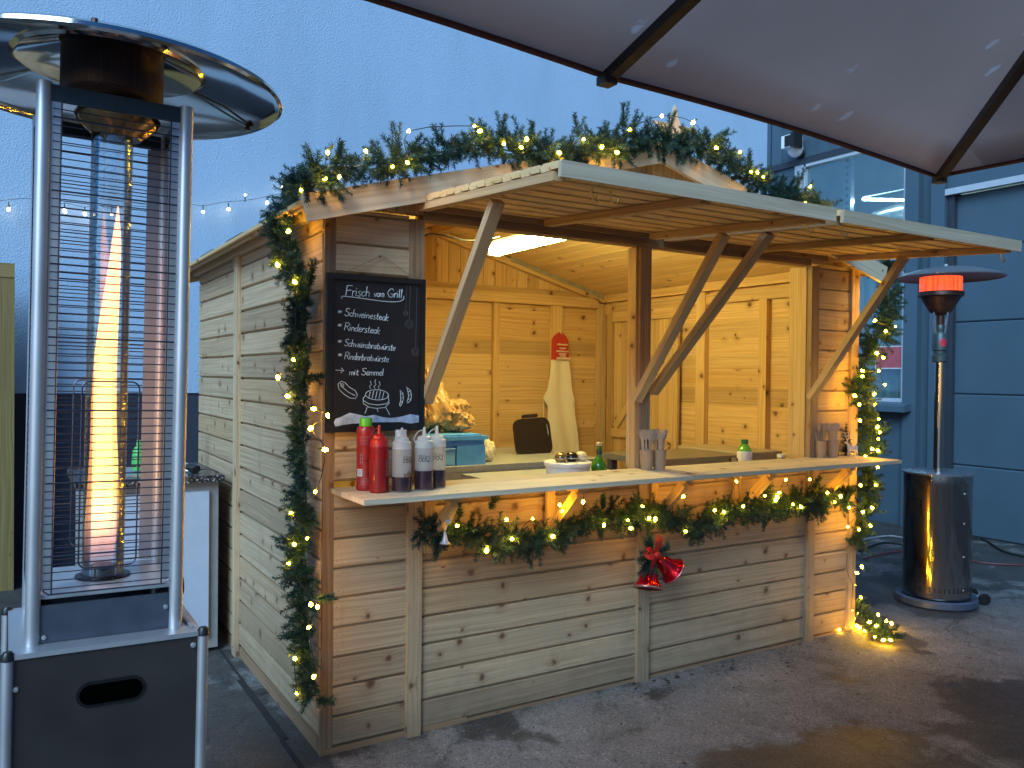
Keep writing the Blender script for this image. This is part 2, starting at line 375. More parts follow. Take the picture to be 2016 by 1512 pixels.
wr = thing('rendered_wall', 'tall pale blue rendered house wall with a dark plinth behind the wooden stall', 'wall', (0, WY, 0))
b = MB(); b.box(-9, 6.26, WY, WY+0.3, 1.229, 9.0); b.build('render', plaster_mat('wall_render', (0.44, 0.62, 0.84)), wr)
b = MB(); b.box(-9, 6.26, WY+0.012, WY+0.3, 0, 1.229); b.build('plinth', plaster_mat('plinth_render', (0.045, 0.055, 0.085)), wr)

# ---- sheet metal hall on the right
FX = 6.26
M['steel_blue'] = plain('blue_grey_steel_paint', (0.060, 0.105, 0.145), 0.42, var=0.05, nscale=2.5, bumps=0.05, bscale=30)
M['steel_dark'] = plain('dark_steel_paint', (0.03, 0.04, 0.055), 0.45, var=0.1)
M['steel_light'] = plain('pale_steel_trim', (0.42, 0.48, 0.55), 0.35, var=0.05)
hall = thing('metal_hall', 'blue grey sheet metal hall with a tall window standing to the right of the stall', 'building', (FX, 0, 0))
b = MB()
# ribbed cladding above the window
def ribs(y0, y1, z0, z1, pitch, x=FX):
    y = y0
    while y < y1-1e-6:
        e = min(y+pitch, y1)
        b.prof((x, y, z0), Z, -X, Y, z1-z0, [(-0.05, 0), (0.0, 0.0), (0.0, 0.018), (0.022, 0.028), (0.022, e-y-0.05), (0.0, e-y-0.04), (0.0, e-y), (-0.05, e-y)], caps=False)
        y = e
ribs(1.84, 3.5, 3.72, 7.0, 0.205)
b.build('ribbed_cladding', M['steel_blue'], hall)
b = MB(); b.box(FX, FX+0.2, 3.12, 3.5, 0, 3.72); b.box(FX+0.001, FX+0.2, 1.84, 3.12, 0, 1.10)
b.build('wall_panel', M['steel_blue'], hall)
b = MB(); b.box(FX-0.03, FX-0.002, 1.84, 3.5, 3.655, 3.72, 'y'); b.build('drip_flashing', M['steel_dark'], hall)
# piers between window and gate
b = MB(); b.box(FX-0.05, FX+0.2, 1.68, 1.815, 0, 7); b.box(FX+0.03, FX+0.2, 1.56, 1.68, 0, 7); b.box(FX-0.05, FX+0.2, 1.43, 1.56, 0, 7)
b.build('pier', M['steel_blue'], hall)
b = MB(); b.box(FX-0.01, FX+0.14, 1.365, 1.43, 0, 3.05); b.build('gate_rail', M['steel_dark'], hall)
b = MB(); b.box(FX, FX+0.2, -9, 1.43, 3.09, 7.0); b.build('lintel_panel', M['steel_blue'], hall)
b = MB(); b.box(FX-0.05, FX+0.0, -9, 1.43, 3.035, 3.09, 'y'); b.build('gate_header', M['steel_light'], hall)
# sectional gate
gate = MB(); z = 0.0
for zz in (0.62, 1.253, 1.895, 2.54, 3.034):
    gate.prof((FX+0.05, -4.6, z), Y, -X, Z, 5.965, [(-0.03, 0), (0.0, 0.004), (0.008, 0.014), (0.008, zz-z-0.012), (0.0, zz-z-0.002), (-0.03, zz-z)])
    z = zz
gt = gate.build('sectional_gate', M['steel_blue'], hall)
b = MB(); b.box(FX+0.02, FX+0.2, -9, -4.6, 0, 3.034); b.build('wall_panel', M['steel_blue'], hall)
# window
b = MB()
for y0, y1 in ((1.815, 1.85), (3.03, 3.12), (2.98, 3.0)): b.box(FX-0.02, FX+0.06, y0, y1, 1.165, 3.655)
b.box(FX-0.02, FX+0.06, 1.85, 3.03, 3.62, 3.655); b.box(FX-0.02, FX+0.06, 1.85, 3.03, 1.165, 1.20); b.box(FX-0.015, FX+0.05, 1.85, 3.03, 2.50, 2.53)
wf = b.build('window', M['steel_light'], hall)
def pane_mat():
    mt, n, l, bs = newmat('window_glass')
    tr = N(n, 'ShaderNodeBsdfTransparent'); tr.inputs[0].default_value = (0.80, 0.90, 0.90, 1)
    mxs = N(n, 'ShaderNodeMixShader'); mxs.inputs[0].default_value = 0.32
    l.new(tr.outputs[0], mxs.inputs[1]); l.new(bs.outputs[0], mxs.inputs[2]); bs.inputs['Base Color'].default_value = (0.1, 0.14, 0.16, 1)
    bs.inputs['Metallic'].default_value = 0.85; bs.inputs['Roughness'].default_value = 0.06
    bs.inputs['Base Color'].default_value = (0.45, 0.62, 0.72, 1)
    l.new(mxs.outputs[0], n['Material Output'].inputs[0]); return mt
b = MB(); b.box(FX+0.02, FX+0.03, 1.85, 2.98, 1.20, 3.62); b.build('pane', pane_mat(), wf)
b = MB(); b.prof((FX-0.16, 1.72, 1.075), Y, X, Z, 1.45, [(0, 0.0), (0.16, 0.015), (0.16, 0.095), (0.03, 0.07), (0.0, 0.055)])
b.build('window_sill', M['steel_blue'], hall)
# the room behind the glass
M['room'] = plain('dim_room_paint', (0.45, 0.55, 0.52), 0.9, var=0.2, nscale=3)
b = MB(); b.box(FX+1.6, FX+1.7, 0.6, 4.0, 0, 4.2); b.box(FX+0.2, FX+1.7, 0.6, 0.7, 0, 4.2); b.box(FX+0.2, FX+1.7, 3.9, 4.0, 0, 4.2); b.box(FX+0.2, FX+1.7, 0.7, 3.9, 4.1, 4.2)
b.build('inner_room', M['room'], hall)
M['galv'] = plain('galvanised_steel', (0.62, 0.66, 0.68), 0.3, metal=0.8, var=0.15, nscale=30)
for z, yy in ((2.95, 2.1), (2.62, 1.9)):
    b = MB(); pts = []
    rr = []
    for i in range(60):
        t = i/59; pts.append((FX+0.62+0.1*t, yy+0.9-1.0*t, z+0.18*math.sin(t*2))); rr.append(0.085+0.004*(i % 2))
    b.tube(pts, rr, 14)
    tag(b.build('ventilation_duct', M['galv'], loc=pts[30]), 'ribbed silver ventilation duct behind the hall window, %s of the pair' % ('upper' if z > 2.8 else 'lower'), 'duct', 'ducts behind the window')
M['tube_cool'] = emit('cool_tube_light', (0.75, 0.95, 1.0), 26.0)
for z, y0 in ((3.22, 2.2), (2.78, 1.95)):
    b = MB(); b.tube([(FX+0.45, y0+0.42, z+0.05), (FX+0.45, y0-0.05, z-0.04)], 0.013, 8)
    t = thing('strip_light', 'thin white strip light glowing behind the hall window, %s one' % ('upper' if z > 3 else 'lower'), 'light', (FX+0.45, y0, z), group='strip lights behind the window')
    b.build('light_tube', M['tube_cool'], t)
    b = MB(); b.box(FX+0.43, FX+0.47, y0-0.06, y0+0.43, z+0.07, z+0.09, 'y'); b.build('light_rail', M['steel_light'], t)
b = MB(); b.box(FX+0.3, FX+0.36, 2.66, 2.75, 1.2, 3.75)
up = b.build('shelf_upright', M['galv'], loc=(FX+0.33, 2.7, 1.2)); tag(up, 'perforated grey steel shelf upright inside the hall window', 'shelf upright')
b = MB()
for i in range(34): b.box(FX+0.29, FX+0.2999, 2.69, 2.72, 1.26+i*0.075, 1.30+i*0.075)
b.build('slots', M['steel_dark'], up, kind='stuff')
b = MB()
for i in range(9): b.prof((FX+0.12, 1.95+i*0.1, 1.2), Z, -X, Y, 1.25, [(0, 0), (0.02+0.01*(i % 2), 0.03), (0, 0.09), (-0.005, 0.05)], caps=False)
tag(b.build('window_curtain', plain('pale_curtain', (0.42, 0.52, 0.50), 0.9, var=0.1), loc=(FX+0.12, 2.4, 1.2)), 'pale grey green vertical strip curtain inside the lower hall window', 'curtain')
sg = thing('red_notice', 'faded red paper notice taped in the hall window behind the light garland', 'sign', (FX-0.005, 1.99, 1.58))
b = MB(); b.box(FX+0.005, FX+0.0199, 1.856, 2.13, 1.49, 1.69); b.build('paper', plain('faded_red_paper', (0.42, 0.09, 0.11), 0.7), sg)
b = MB(); b.box(FX+0.003, FX+0.0045, 1.856, 2.14, 1.69, 1.70); b.box(FX+0.003, FX+0.0045, 1.856, 2.14, 1.48, 1.49); b.box(FX+0.003, FX+0.0045, 2.13, 2.14, 1.49, 1.69); b.build('border', plain('white_border', (0.6, 0.62, 0.65), 0.7), sg)

# ---- camera floodlight on the facade
cm = thing('security_camera', 'white domed security camera with a black front on the hall facade', 'camera', (6.17, 3.0, 3.83))
M['white_pl'] = plain('white_plastic', (0.75, 0.76, 0.78), 0.35, var=0.04)
M['black_pl'] = plain('black_plastic', (0.012, 0.012, 0.014), 0.35, var=0.1)
b = MB(); b.ico((6.14, 3.03, 3.80), (0.075, 0.085, 0.085), 3); b.build('dome', M['white_pl'], cm)
b = MB(); b.box(6.0, 6.18, 2.97, 3.10, 3.80, 3.93, 'x'); b.build('housing', M['white_pl'], cm, bevel=0.012)
b = MB(); b.box(5.985, 6.12, 2.925, 2.969, 3.79, 3.94, 'x'); b.box(5.99, 5.9995, 2.97, 3.05, 3.81, 3.92); b.build('lens_cover', M['black_pl'], cm)
b = MB(); b.tube([(6.19, 3.03, 3.76), (6.238, 3.03, 3.76)], 0.05, 16); b.build('mount', M['black_pl'], cm)

# ---- wooden fence at far left
fn = thing('wooden_fence', 'yellowish framed wooden fence panel at the left edge in front of the pale wall', 'fence', (-2.0, 3.2, 0))
b = MB(); x0, x1, zt = -3.4, -0.925, 2.05
for xx in (x0, -2.15, x1-0.085): b.box(xx, xx+0.085, 3.17, 3.24, 0, zt-0.09, 'z')
b.box(x0, x1, 3.165, 3.245, zt-0.088, zt, 'x'); b.box(x0+0.09, x1-0.09, 3.18, 3.235, 0.93, 1.02, 'x')
b.build('fence_frame', M['fence_wood'], fn, bevel=0.003)
b = MB(); x = x0+0.09
while x < x1-0.1: b.box(x, x+0.095, 3.20, 3.215, 0.04, zt-0.092, 'z'); x += 0.098
b.build('fence_boards', M['fence_wood'], fn)

# ================================================================ MARKET STALL
P = 0.108; SW, SD = 3.0, 2.24; HC = 0.967; TOP = 1.99
ext = [(-0.018, 0.0), (-0.014, 0.0), (-0.014, 0.0045), (-0.006, 0.006), (0.0, 0.012), (0.0, P-0.002), (-0.003, P-0.0005), (-0.018, P-0.0005)]
def inner(pitch):  # inside face with a mid groove
    h = pitch/2
    return [(0.0, 0.005), (0.006, 0.0), (0.009, 0.0), (0.009, pitch-.0005), (0.006, pitch-.0005), (0.0, pitch-0.005), (0.0, h+0.005), (0.006, h), (0.0, h-0.005)]
st = thing('market_stall', 'wooden christmas market stall of pine boards with raised shutters and a felt covered gable roof', 'market stall', (1.5, 1.1, 0))
def siding(b, p, along, out, L, z0, z1, prf=None, pitch=P):
    z = z0; prf = prf or ext
    while z < z1-0.012:
        pr = prf
        if z+pitch > z1:
            h = z1-z; pr = [(o, min(q, h)) for o, q in prf]
            pr = [q for i, q in enumerate(pr) if i == 0 or (Vector(q)-Vector(pr[i-1])).length > 1e-5]
        b.prof(Vector(p)+Z*z, along, out, Z, L, pr); z += pitch
# front panel below the counter and side fields (outer face y=0)
def part(b, name, mat, bevel=0.0, label=None): return b.build(name, M[mat], st, bevel=bevel, label=label)
b = MB()
siding(b, (0.045, 0, 0.022), X, -Y, 0.285, 0, HC-0.045)
siding(b, (0.392, 0, 0.012), X, -Y, 1.07, 0, HC-0.035)
siding(b, (1.53, 0, 0.012), X, -Y, 1.075, 0, HC-0.035)
siding(b, (2.665, 0, 0.012), X, -Y, 0.285, 0, HC-0.035)
part(b, 'front_panel', 'pine_ext')
b = MB()
siding(b, (0.045, 0, HC+0.022), X, -Y, 0.285, 0, TOP-HC-0.03)
part(b, 'front_side_field', 'pine_ext'); b = MB()
siding(b, (2.69, 0, HC+0.022), X, -Y, 0.26, 0, TOP-HC-0.03)
part(b, 'front_side_field', 'pine_ext')
b = MB()
siding(b, (0, 0.02, 0.055), Y, -X, 1.205, 0, 1.94); siding(b, (0, 1.285, 0.055), Y, -X, SD-1.285, 0, 1.94)
part(b, 'left_side_wall', 'pine_ext')
b = MB()
siding(b, (SW, 0.02, 0.055), Y, X, SD-0.02, 0, 1.94); part(b, 'right_side_wall', 'pine_ext')
b = MB()
b.box(0.0, 1.5, 0.016, 0.045, 0.0, 0.022, 'x'); b.box(1.5, SW, 0.016, 0.045, 0, 0.012, 'x'); b.box(0.0, 0.6, 0.001, 0.0155, 0, 0.0215, 'x'); b.box(0.6, SW, 0.002, 0.0155, 0, 0.0115, 'x')
b.box(0.002, 0.03, 0.05, SD, 0.0, 0.05, 'y'); b.box(SW-0.03, SW-0.002, 0.05, SD, 0, 0.05, 'y')
part(b, 'floor_plate', 'pine_red')
# inner linings
b = MB(); ip = inner(P)
siding(b, (0.06, SD-0.016, 0.02), X, -Y, SW-0.12, 0, 1.93, ip); part(b, 'back_lining', 'pine')
b = MB(); siding(b, (SW-0.016, 0.06, 0.02), Y, -X, SD-0.12, 0, 1.93, ip); part(b, 'right_lining', 'pine')
b = MB(); siding(b, (0.018, 0.06, 0.02), Y, X, SD-0.12, 0, 1.93, ip); part(b, 'left_lining', 'pine')
b = MB(); siding(b, (0.06, 0.018, 0.02), X, Y, SW-0.12, 0, HC-0.1, ip); part(b, 'front_lining', 'pine')
b = MB(); siding(b, (0.02, SD+0.004, 0.02), X, Y, SW-0.04, 0, 1.93); part(b, 'back_wall', 'pine_ext')
# corner posts and trims
def post(name, x0, x1, y0, y1, z0, z1, mat='pine_beam', ax='z'):
    b = MB(); b.box(x0, x1, y0, y1, z0, z1, ax); return part(b, name, mat, 0.002)
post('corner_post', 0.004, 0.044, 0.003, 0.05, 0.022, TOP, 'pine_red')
post('corner_post', 2.951, 3.012, -0.014, 0.02, 0.012, TOP, 'pine_beam')
post('corner_post', 2.90, 2.96, SD-0.09, SD-0.03, 0.02, 1.93)
post('corner_post', 0.05, 0.11, SD-0.09, SD-0.03, 0.02, 1.93)
post('side_batten', -0.021, 0.0, 1.215, 1.285, 0.0, 1.955, 'pine_ext')
post('front_post', 0.330, 0.389, -0.018, 0.05, 0.0, HC-0.03, 'pine_ext')
post('front_post', 1.463, 1.529, -0.018, 0.05, 0.0, HC-0.03, 'pine_ext')
post('front_post', 2.606, 2.664, -0.018, 0.05, 0.0, HC-0.03, 'pine_ext')
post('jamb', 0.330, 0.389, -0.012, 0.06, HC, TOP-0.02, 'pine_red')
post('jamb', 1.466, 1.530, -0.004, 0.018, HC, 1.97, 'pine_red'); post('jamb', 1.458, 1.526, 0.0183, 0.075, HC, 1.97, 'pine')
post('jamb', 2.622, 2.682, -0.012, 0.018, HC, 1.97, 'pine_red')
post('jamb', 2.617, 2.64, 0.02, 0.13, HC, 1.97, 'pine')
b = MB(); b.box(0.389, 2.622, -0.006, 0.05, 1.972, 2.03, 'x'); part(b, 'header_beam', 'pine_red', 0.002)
b = MB(); b.box(0.39, 2.61, 0.051, 0.075, 1.975, 2.06, 'x'); part(b, 'header_beam', 'pine', 0.002)
# wall studs and rails inside
yb = SD-0.025
for x in (1.40, 1.975): post('stud', x, x+0.05, yb-0.035, yb-0.002, 0.02, 1.90, 'pine')
post('stud', 2.475, 2.565, yb-0.04, yb-0.002, 0.02, 1.90, 'pine')
for x in (0.55, 0.95): post('stud', x, x+0.05, yb-0.035, yb-0.002, 0.02, 1.90, 'pine')
b = MB(); b.box(0.11, 2.90, yb-0.045, yb-0.002, 1.901, 1.975, 'x'); b.box(0.06, 2.94, SD-0.034, SD-0.002, 1.9755, 2.02, 'x'); part(b, 'wall_rail', 'pine', 0.002)
b = MB(); b.box(2.93, 2.974, 0.13, 2.15, 1.945, 2.0, 'y'); b.box(2.945, 2.974, 0.13, 2.15, 1.86, 1.925, 'y'); part(b, 'wall_rail', 'pine', 0.002)
post('stud', 2.935, 2.975, 1.08, 1.16, 0.02, 1.94, 'pine'); post('stud', 2.935, 2.975, 0.565, 0.625, 0.02, 1.86, 'pine')
post('stud', 2.94, 2.975, 2.085, 2.115, 0.02, 1.94, 'pine'); post('stud', 2.935, 2.975, 0.15, 0.23, 0.02, 1.94, 'pine')
# door in the right wall
b = MB(); y = 1.37
while y < 2.0: b.prof((2.958, y, 0.03), Z, -X, Y, 1.84, [(0, 0.003), (0.004, 0), (0.012, 0), (0.012, 0.083), (0.004, 0.083), (0, 0.08)]); y += 0.0835
dr = part(b, 'door', 'pine')
b = MB(); dx0, dx1 = 2.922, 2.945
b.box(dx0, dx1, 1.32, 1.369, 0.02, 1.86, 'z'); b.box(dx0, dx1, 2.03, 2.08, 0.02, 1.86, 'z')
b.box(dx0, dx1, 1.37, 2.03, 1.79, 1.86, 'y'); b.box(dx0, dx1, 1.37, 2.03, 0.93, 0.99, 'y')
b.beam((2.935, 2.0, 1.0), (2.935, 1.62, 1.42), 0.055, 0.02, (1, 0, 0)); b.beam((2.936, 1.42, 0.92), (2.936, 1.9, 0.4), 0.055, 0.02, (1, 0, 0))
b.build('door_frame', M['pine'], dr, bevel=0.002)
# gable fields: vertical boards
APX, APZ, SL = 1.5, 2.405, 0.268
def roofz(x): return APZ - abs(x-APX)*SL
def gable(b, y, out, x0, x1, w=0.093):
    x = x0
    while x < x1-0.01:
        e = min(x+w, x1); zz0 = 1.992; za, zb = roofz(x+.003)-0.022, roofz(e-.003)-0.022
        if max(za, zb) > zz0+0.01:
            ou, ov, rn = random.random()*40, random.random()*40, random.random()
            za, zb = max(za, zz0+.001), max(zb, zz0+.001)
            F = [(x+.002, y, zz0), (e-.002, y, zz0), (e-.002, y, zb), (x+.002, y, za)]
            Bk = [(p[0], y-out*0.014, p[2]) for p in F]
            uv = [(ou+p[2], ov+p[0]) for p in F]
            if out > 0: F2, U2 = F[::-1], uv[::-1]
            else: F2, U2 = F, uv
            b.face(F2, U2, rn); b.face(Bk if out > 0 else Bk[::-1], uv if out > 0 else uv[::-1], rn)
            for i in range(4):
                j = (i+1) % 4; b.face([F[i], F[j], Bk[j], Bk[i]] if out > 0 else [F[j], F[i], Bk[i], Bk[j]], [uv[i], uv[j], uv[j], uv[i]], rn)
        x = e
b = MB(); gable(b, -0.002, -1, 0.0, 3.0); part(b, 'front_gable', 'pine_ext')
b = MB(); gable(b, 0.04, 1, 0.05, 2.95); part(b, 'front_gable_lining', 'pine')
b = MB(); gable(b, SD-0.02, -1, 0.05, 2.95); part(b, 'back_gable_lining', 'pine')
b = MB(); gable(b, SD+0.01, 1, 0.0, 3.0); part(b, 'back_gable', 'pine_ext')
post('gable_post', 1.505, 1.575, -0.03, -0.003, 2.035, roofz(1.54)-0.03)
# rafters inside just behind the gable
for sgn in (-1, 1):
    b = MB(); b.beam((APX, yb-0.02, APZ-0.05), (APX+sgn*1.46, yb-0.02, roofz(APX+1.46)-0.05), 0.045, 0.05, (0, 1, 0)); part(b, 'rafter', 'pine', 0.002)
b = MB(); b.box(1.47, 1.53, 0.06, SD-0.03, APZ-0.085, APZ-0.022, 'y'); part(b, 'ridge_beam', 'pine', 0.002)
b = MB(); b.beam((2.1, yb-0.055, roofz(2.1)-0.03), (2.95, yb-0.055, roofz(2.95)-0.03), 0.03, 0.004, (0, 1, 0)); part(b, 'steel_strap', 'galv')
# roof boards (run along y), eave strips, felt
for sgn, nm in ((-1, 0), (1, 1)):
    b = MB(); d = Vector((sgn*1, 0, -SL)).normalized(); nrm = Vector((sgn*SL, 0, 1)).normalized()
    t = 0.004
    while t < 1.63:
        b.prof(Vector((APX, -0.085, APZ-0.016))+d*t, Y, nrm, d, SD+0.23, [(0, 0.003), (0.003, 0), (0.016, 0), (0.016, 0.0925), (0.003, 0.0925), (0, 0.0895)]); t += 0.093
    part(b, 'roof_boards', 'pine_lit')
    b = MB(); p = Vector((APX, 0, APZ+0.0025))
    for k in range(9):
        y0 = -0.09+k*0.295
        a, c = y0, y0+0.30
        q = [p+d*0.0+Y*a, p+d*1.655+Y*a, p+d*1.655+Y*c, p+Y*c]
        o1 = nrm*0.004*(1+(k % 2)); vs = [w+o1 for w in q]+[w+o1+nrm*0.004 for w in q]
        fs = [(0, 1, 2, 3), (7, 6, 5, 4), (0, 4, 5, 1), (1, 5, 6, 2), (2, 6, 7, 3), (3, 7, 4, 0)]
        b.mesh(vs, [f[::-1] for f in fs] if sgn < 0 else fs)
    b.build('roof_felt', plain('roofing_felt', (0.03, 0.032, 0.035), 0.85, bumps=0.5, bscale=200) if nm == 0 else bpy.data.materials['roofing_felt'], st)
    b = MB(); e = Vector((APX, 0, APZ-0.016))+d*1.64
    b.prof(e+Vector((0, -0.08, -0.012)), Y, Vector((sgn, 0, 0)), Z, SD+0.2, [(0, 0), (0.016, 0), (0.016, 0.034), (0, 0.034)])
    part(b, 'eave_board', 'pine_pale')
    # barge board
    b = MB(); a = Vector((APX+sgn*0.0, -0.10, APZ-0.028)); e = Vector((APX+sgn*1.605, -0.10, roofz(APX+1.605)-0.028))
    b.beam(a, e, 0.02, 0.094, (0, 0, 1)); bb = part(b, 'barge_board', 'pine_pale', 0.002)
    b = MB(); a = Vector((APX, SD+0.14, APZ-0.028)); e = Vector((APX+sgn*1.605, SD+0.14, roofz(APX+1.605)-0.028)); b.beam(a, e, 0.02, 0.094); part(b, 'barge_board', 'pine_pale', 0.002)
    # soffit pieces under the eave
    b = MB(); xx = -0.005 if sgn < 0 else SW+0.005
    b.box(min(xx, xx+sgn*0.03), max(xx, xx+sgn*0.03), 0.0, SD+0.02, 1.945, 1.985, 'y'); part(b, 'eave_batten', 'pine_pale')
# counter
cn = MB(); cz0 = HC-0.018
for y0, y1 in ((-0.3165, -0.209), (-0.207, -0.101), (-0.099, 0.015)):
    cn.box(0.035, 1.498, y0, y1, cz0, HC, 'x'); cn.box(1.502, 2.955, y0, y1, cz0, HC, 'x')
ct = part(cn, 'counter', 'pine_pale', 0.0015)
for x in (0.392, 0.95, 1.52, 2.05, 2.63):
    b = MB(); b.box(x, x+0.042, -0.25, -0.0155, cz0-0.026, cz0-0.002, 'y'); b.box(x, x+0.042, -0.0335, -0.019, 0.70, cz0-0.03, 'z')
    b.beam((x+0.021, -0.225, cz0-0.03), (x+0.021, -0.035, 0.735), 0.04, 0.028, (1, 0, 0)); b.build('bracket', M['pine'], ct, bevel=0.0015)
# shutters
def shutter(x0, x1):
    b = MB(); p0 = Vector((0, -0.012, 2.032)); p1 = Vector((0, -0.97, 1.966)); d = (p1-p0).normalized(); nrm = Vector((0, d.z, -d.y)); nrm = -nrm if nrm.z < 0 else nrm
    t = 0.0; Lx = x1-x0
    while t < 0.94:
        h = min(0.108, 0.965-t)
        b.prof(Vector((x0, 0, 0))+p0+d*t, X, nrm, d, Lx, [(-0.005, 0.010), (0.009, 0.0), (0.012, 0.0), (0.012, 0.006), (0.020, 0.016), (0.020, h-0.006), (0.014, h-0.0005), (0.009, h-0.0005), (0.009, h-0.003), (-0.001, h-0.004), (-0.001, h*0.5+0.007), (0.007, h*0.5), (0.007, h*0.5-0.003), (-0.004, h*0.5-0.004)]); t += 0.108
    fl = part(b, 'shutter', 'pine_lit')
    for xx in (x0+0.021, (x0+x1)/2, x1-0.021):
        b = MB(); o = -nrm*0.019; b.beam(Vector((xx, 0, 0))+p0+d*0.03+o, Vector((xx, 0, 0))+p1-d*0.025+o, 0.04, 0.026, nrm); b.build('batten', M['pine_beam'], fl, bevel=0.002)
    b = MB(); o = nrm*-0.004; c = Vector(((x0+x1)/2, 0, 0))+p1+d*0.009+o; b.obox(c, X, d, nrm, Lx+0.004, 0.016, 0.046); b.build('front_edge', M['pine_pale'], fl, bevel=0.0015)
    b = MB(); o = -nrm*0.016; c = Vector(((x0+x1)/2, 0, 0))+p0+d*0.02+o; b.obox(c, X, d, nrm, Lx-0.09, 0.018, 0.022); b.build('hinge_rail', M['pine_red'], fl)
    return fl, d, nrm
M['brass'] = plain('brass', (0.62, 0.45, 0.16), 0.3, metal=1.0)
M['steel_red'] = plain('zinc_red', (0.5, 0.42, 0.40), 0.3, metal=1.0)
for x0, x1, hk in ((0.345, 1.523, (0.49, 0.56)), (1.568, 2.755, (1.63, 2.70))):
    fl, d, nrm = shutter(x0, x1)
    for hx in hk + ((1.44,) if x0 < 1 else ()):
        b = MB(); zz = 1.935
        b.tube([(hx, -0.93, zz), (hx, -0.93, zz-0.02), (hx+.006, -0.933, zz-0.034), (hx+.016, -0.935, zz-0.04), (hx+.024, -0.935, zz-0.032), (hx+.024, -0.935, zz-0.018)], 0.0028, 6)
        b.build('hook', M['brass'], fl)
for (xb, z0, yt, xt) in ((0.405, 1.278, -0.53, 0.405), (1.448, 1.275, -0.50, 1.475), (1.545, 1.31, -0.62, 1.60), (2.60, 1.28, -0.53, 2.62)):
    b = MB(); b.beam((xb, -0.006 if xb != 2.60 else -0.03, z0), (xt, yt, 1.955), 0.03, 0.045, (1, 0, 0)); part(b, 'brace', 'pine_beam', 0.002)
b = MB(); b.ico((0.21, -0.004, 1.82), 0.004, 2); part(b, 'nail_head', 'steel_dark')
b = MB(); rd = random.Random(21)
def nail(p, ax):
    r_ = 0.0021; pts = [(math.cos(R(60*i))*r_, math.sin(R(60*i))*r_) for i in range(6)]
    if ax == 'y': b.face([(p[0]+u, p[1], p[2]+v) for u, v in pts][::-1])
    else: b.face([(p[0], p[1]+u, p[2]+v) for u, v in pts])
for (xa, xb_), zb_ in (((0.06, 0.318), 0.022), ((0.405, 1.447), 0.012), ((1.545, 2.593), 0.012), ((2.678, 2.935), 0.012)):
    for k in range(8):
        for dz in (0.032, 0.083):
            for x_ in (xa, xb_): nail((x_+rd.uniform(-.006, .006), -0.0006, zb_+k*P+dz+rd.uniform(-.004, .004)), 'y')
for k in range(17):
    for dz in (0.032, 0.083):
        for y_ in (0.035, 1.19, 1.31, 2.2): nail((-0.0006, y_+rd.uniform(-.006, .006), 0.055+k*P+dz), 'x')
b.build('board_nails', plain('rusty_nail', (0.06, 0.035, 0.025), 0.6), st, kind='stuff')
# ================================================================ STALL CONTENTS
# strip lamp under the ridge
M['lamp'] = emit('warm_lamp_light', (1.0, 0.87, 0.28), 40.0)
t = thing('fluorescent_lamp', 'bright white fluorescent strip lamp hanging under the stall ridge', 'lamp', (1.42, 0.9, 2.13))
b = MB(); b.prof((1.383, 0.42, 2.07), Y, X, Z, 0.80, [(0.014, 0), (0.060, 0), (0.074, 0.016), (0.074, 0.040), (0.066, 0.050), (0.008, 0.050), (0.0, 0.040), (0.0, 0.016)]); b.build('diffuser', M['lamp'], t)
b = MB(); b.box(1.395, 1.445, 0.40, 1.24, 2.1205, 2.15, 'y'); b.box(1.38, 1.46, 0.395, 0.419, 2.068, 2.12); b.box(1.38, 1.46, 1.221, 1.245, 2.068, 2.12); b.build('lamp_housing', M['white_pl'], t, bevel=0.003)
for yy in (0.6, 1.05):
    b = MB(); b.tube([(1.42, yy, 2.15), (1.42, yy, 2.33)], 0.003, 6); b.build('hanger', M['galv'], t)
b = MB(); pts = [(0.40, 0.085, 1.0), (0.402, 0.085, 1.3), (0.40, 0.085, 1.5), (0.402, 0.09, 1.8), (0.42, 0.1, 1.90), (0.47, 0.12, 1.945), (0.56, 0.15, 1.95), (0.7, 0.25, 1.96), (0.95, 0.5, 2.02), (1.2, 0.8, 2.10), (1.38, 1.2, 2.16), (1.42, 1.24, 2.14)]
def smooth(pts, k=4):
    P_ = [Vector(p) for p in pts]; out = []
    for i in range(len(P_)-1):
        a, b2, c, d = P_[max(i-1, 0)], P_[i], P_[i+1], P_[min(i+2, len(P_)-1)]
        for j in range(k):
            s = j/k; out.append(0.5*((2*b2)+(c-a)*s+(2*a-5*b2+4*c-d)*s*s+(3*b2-a-3*c+d)*s**3))
    return out+[P_[-1]]
M['rubber'] = plain('black_rubber', (0.012, 0.012, 0.013), 0.5, var=0.1)
b.tube(smooth(pts), 0.0035, 6); tag(b.build('power_cable', M['rubber'], loc=(0.40, 0.085, 1.0)), 'black power cable running up the left post to the ceiling lamp', 'cable')

# work tables
M['inox'] = plain('brushed_steel', (0.42, 0.44, 0.50), 0.45, metal=0.4, var=0.08, nscale=40)
M['inox_dark'] = plain('dark_brushed_steel', (0.27, 0.25, 0.24), 0.36, metal=0.7, var=0.15, nscale=6)
def table(x0, x1, y0, y1, zt, label, skirt=0.12, mat='inox'):
    t = thing('work_table', label, 'table', ((x0+x1)/2, (y0+y1)/2, 0), group=None)
    b = MB(); b.box(x0, x1, y0, y1, zt-0.03, zt, 'x'); b.box(x0+.001, x1-.001, y0+.002, y0+0.02, zt-skirt, zt-0.031); b.build('table_top', M[mat], t, bevel=0.003)
    for xx in (x0+0.03, x1-0.07):
        for yy in (y0+0.03, y1-0.07):
            b = MB(); b.box(xx, xx+0.04, yy, yy+0.04, 0, zt-0.031); b.build('leg', M[mat], t)
    return t
table(0.55, 2.05, 1.0, 1.9, 0.895, 'long brushed steel work table against the back wall of the stall', 0.25)
table(1.0, 1.80, 0.36, 0.82, 0.88, 'low steel side table behind the white tub in the stall')
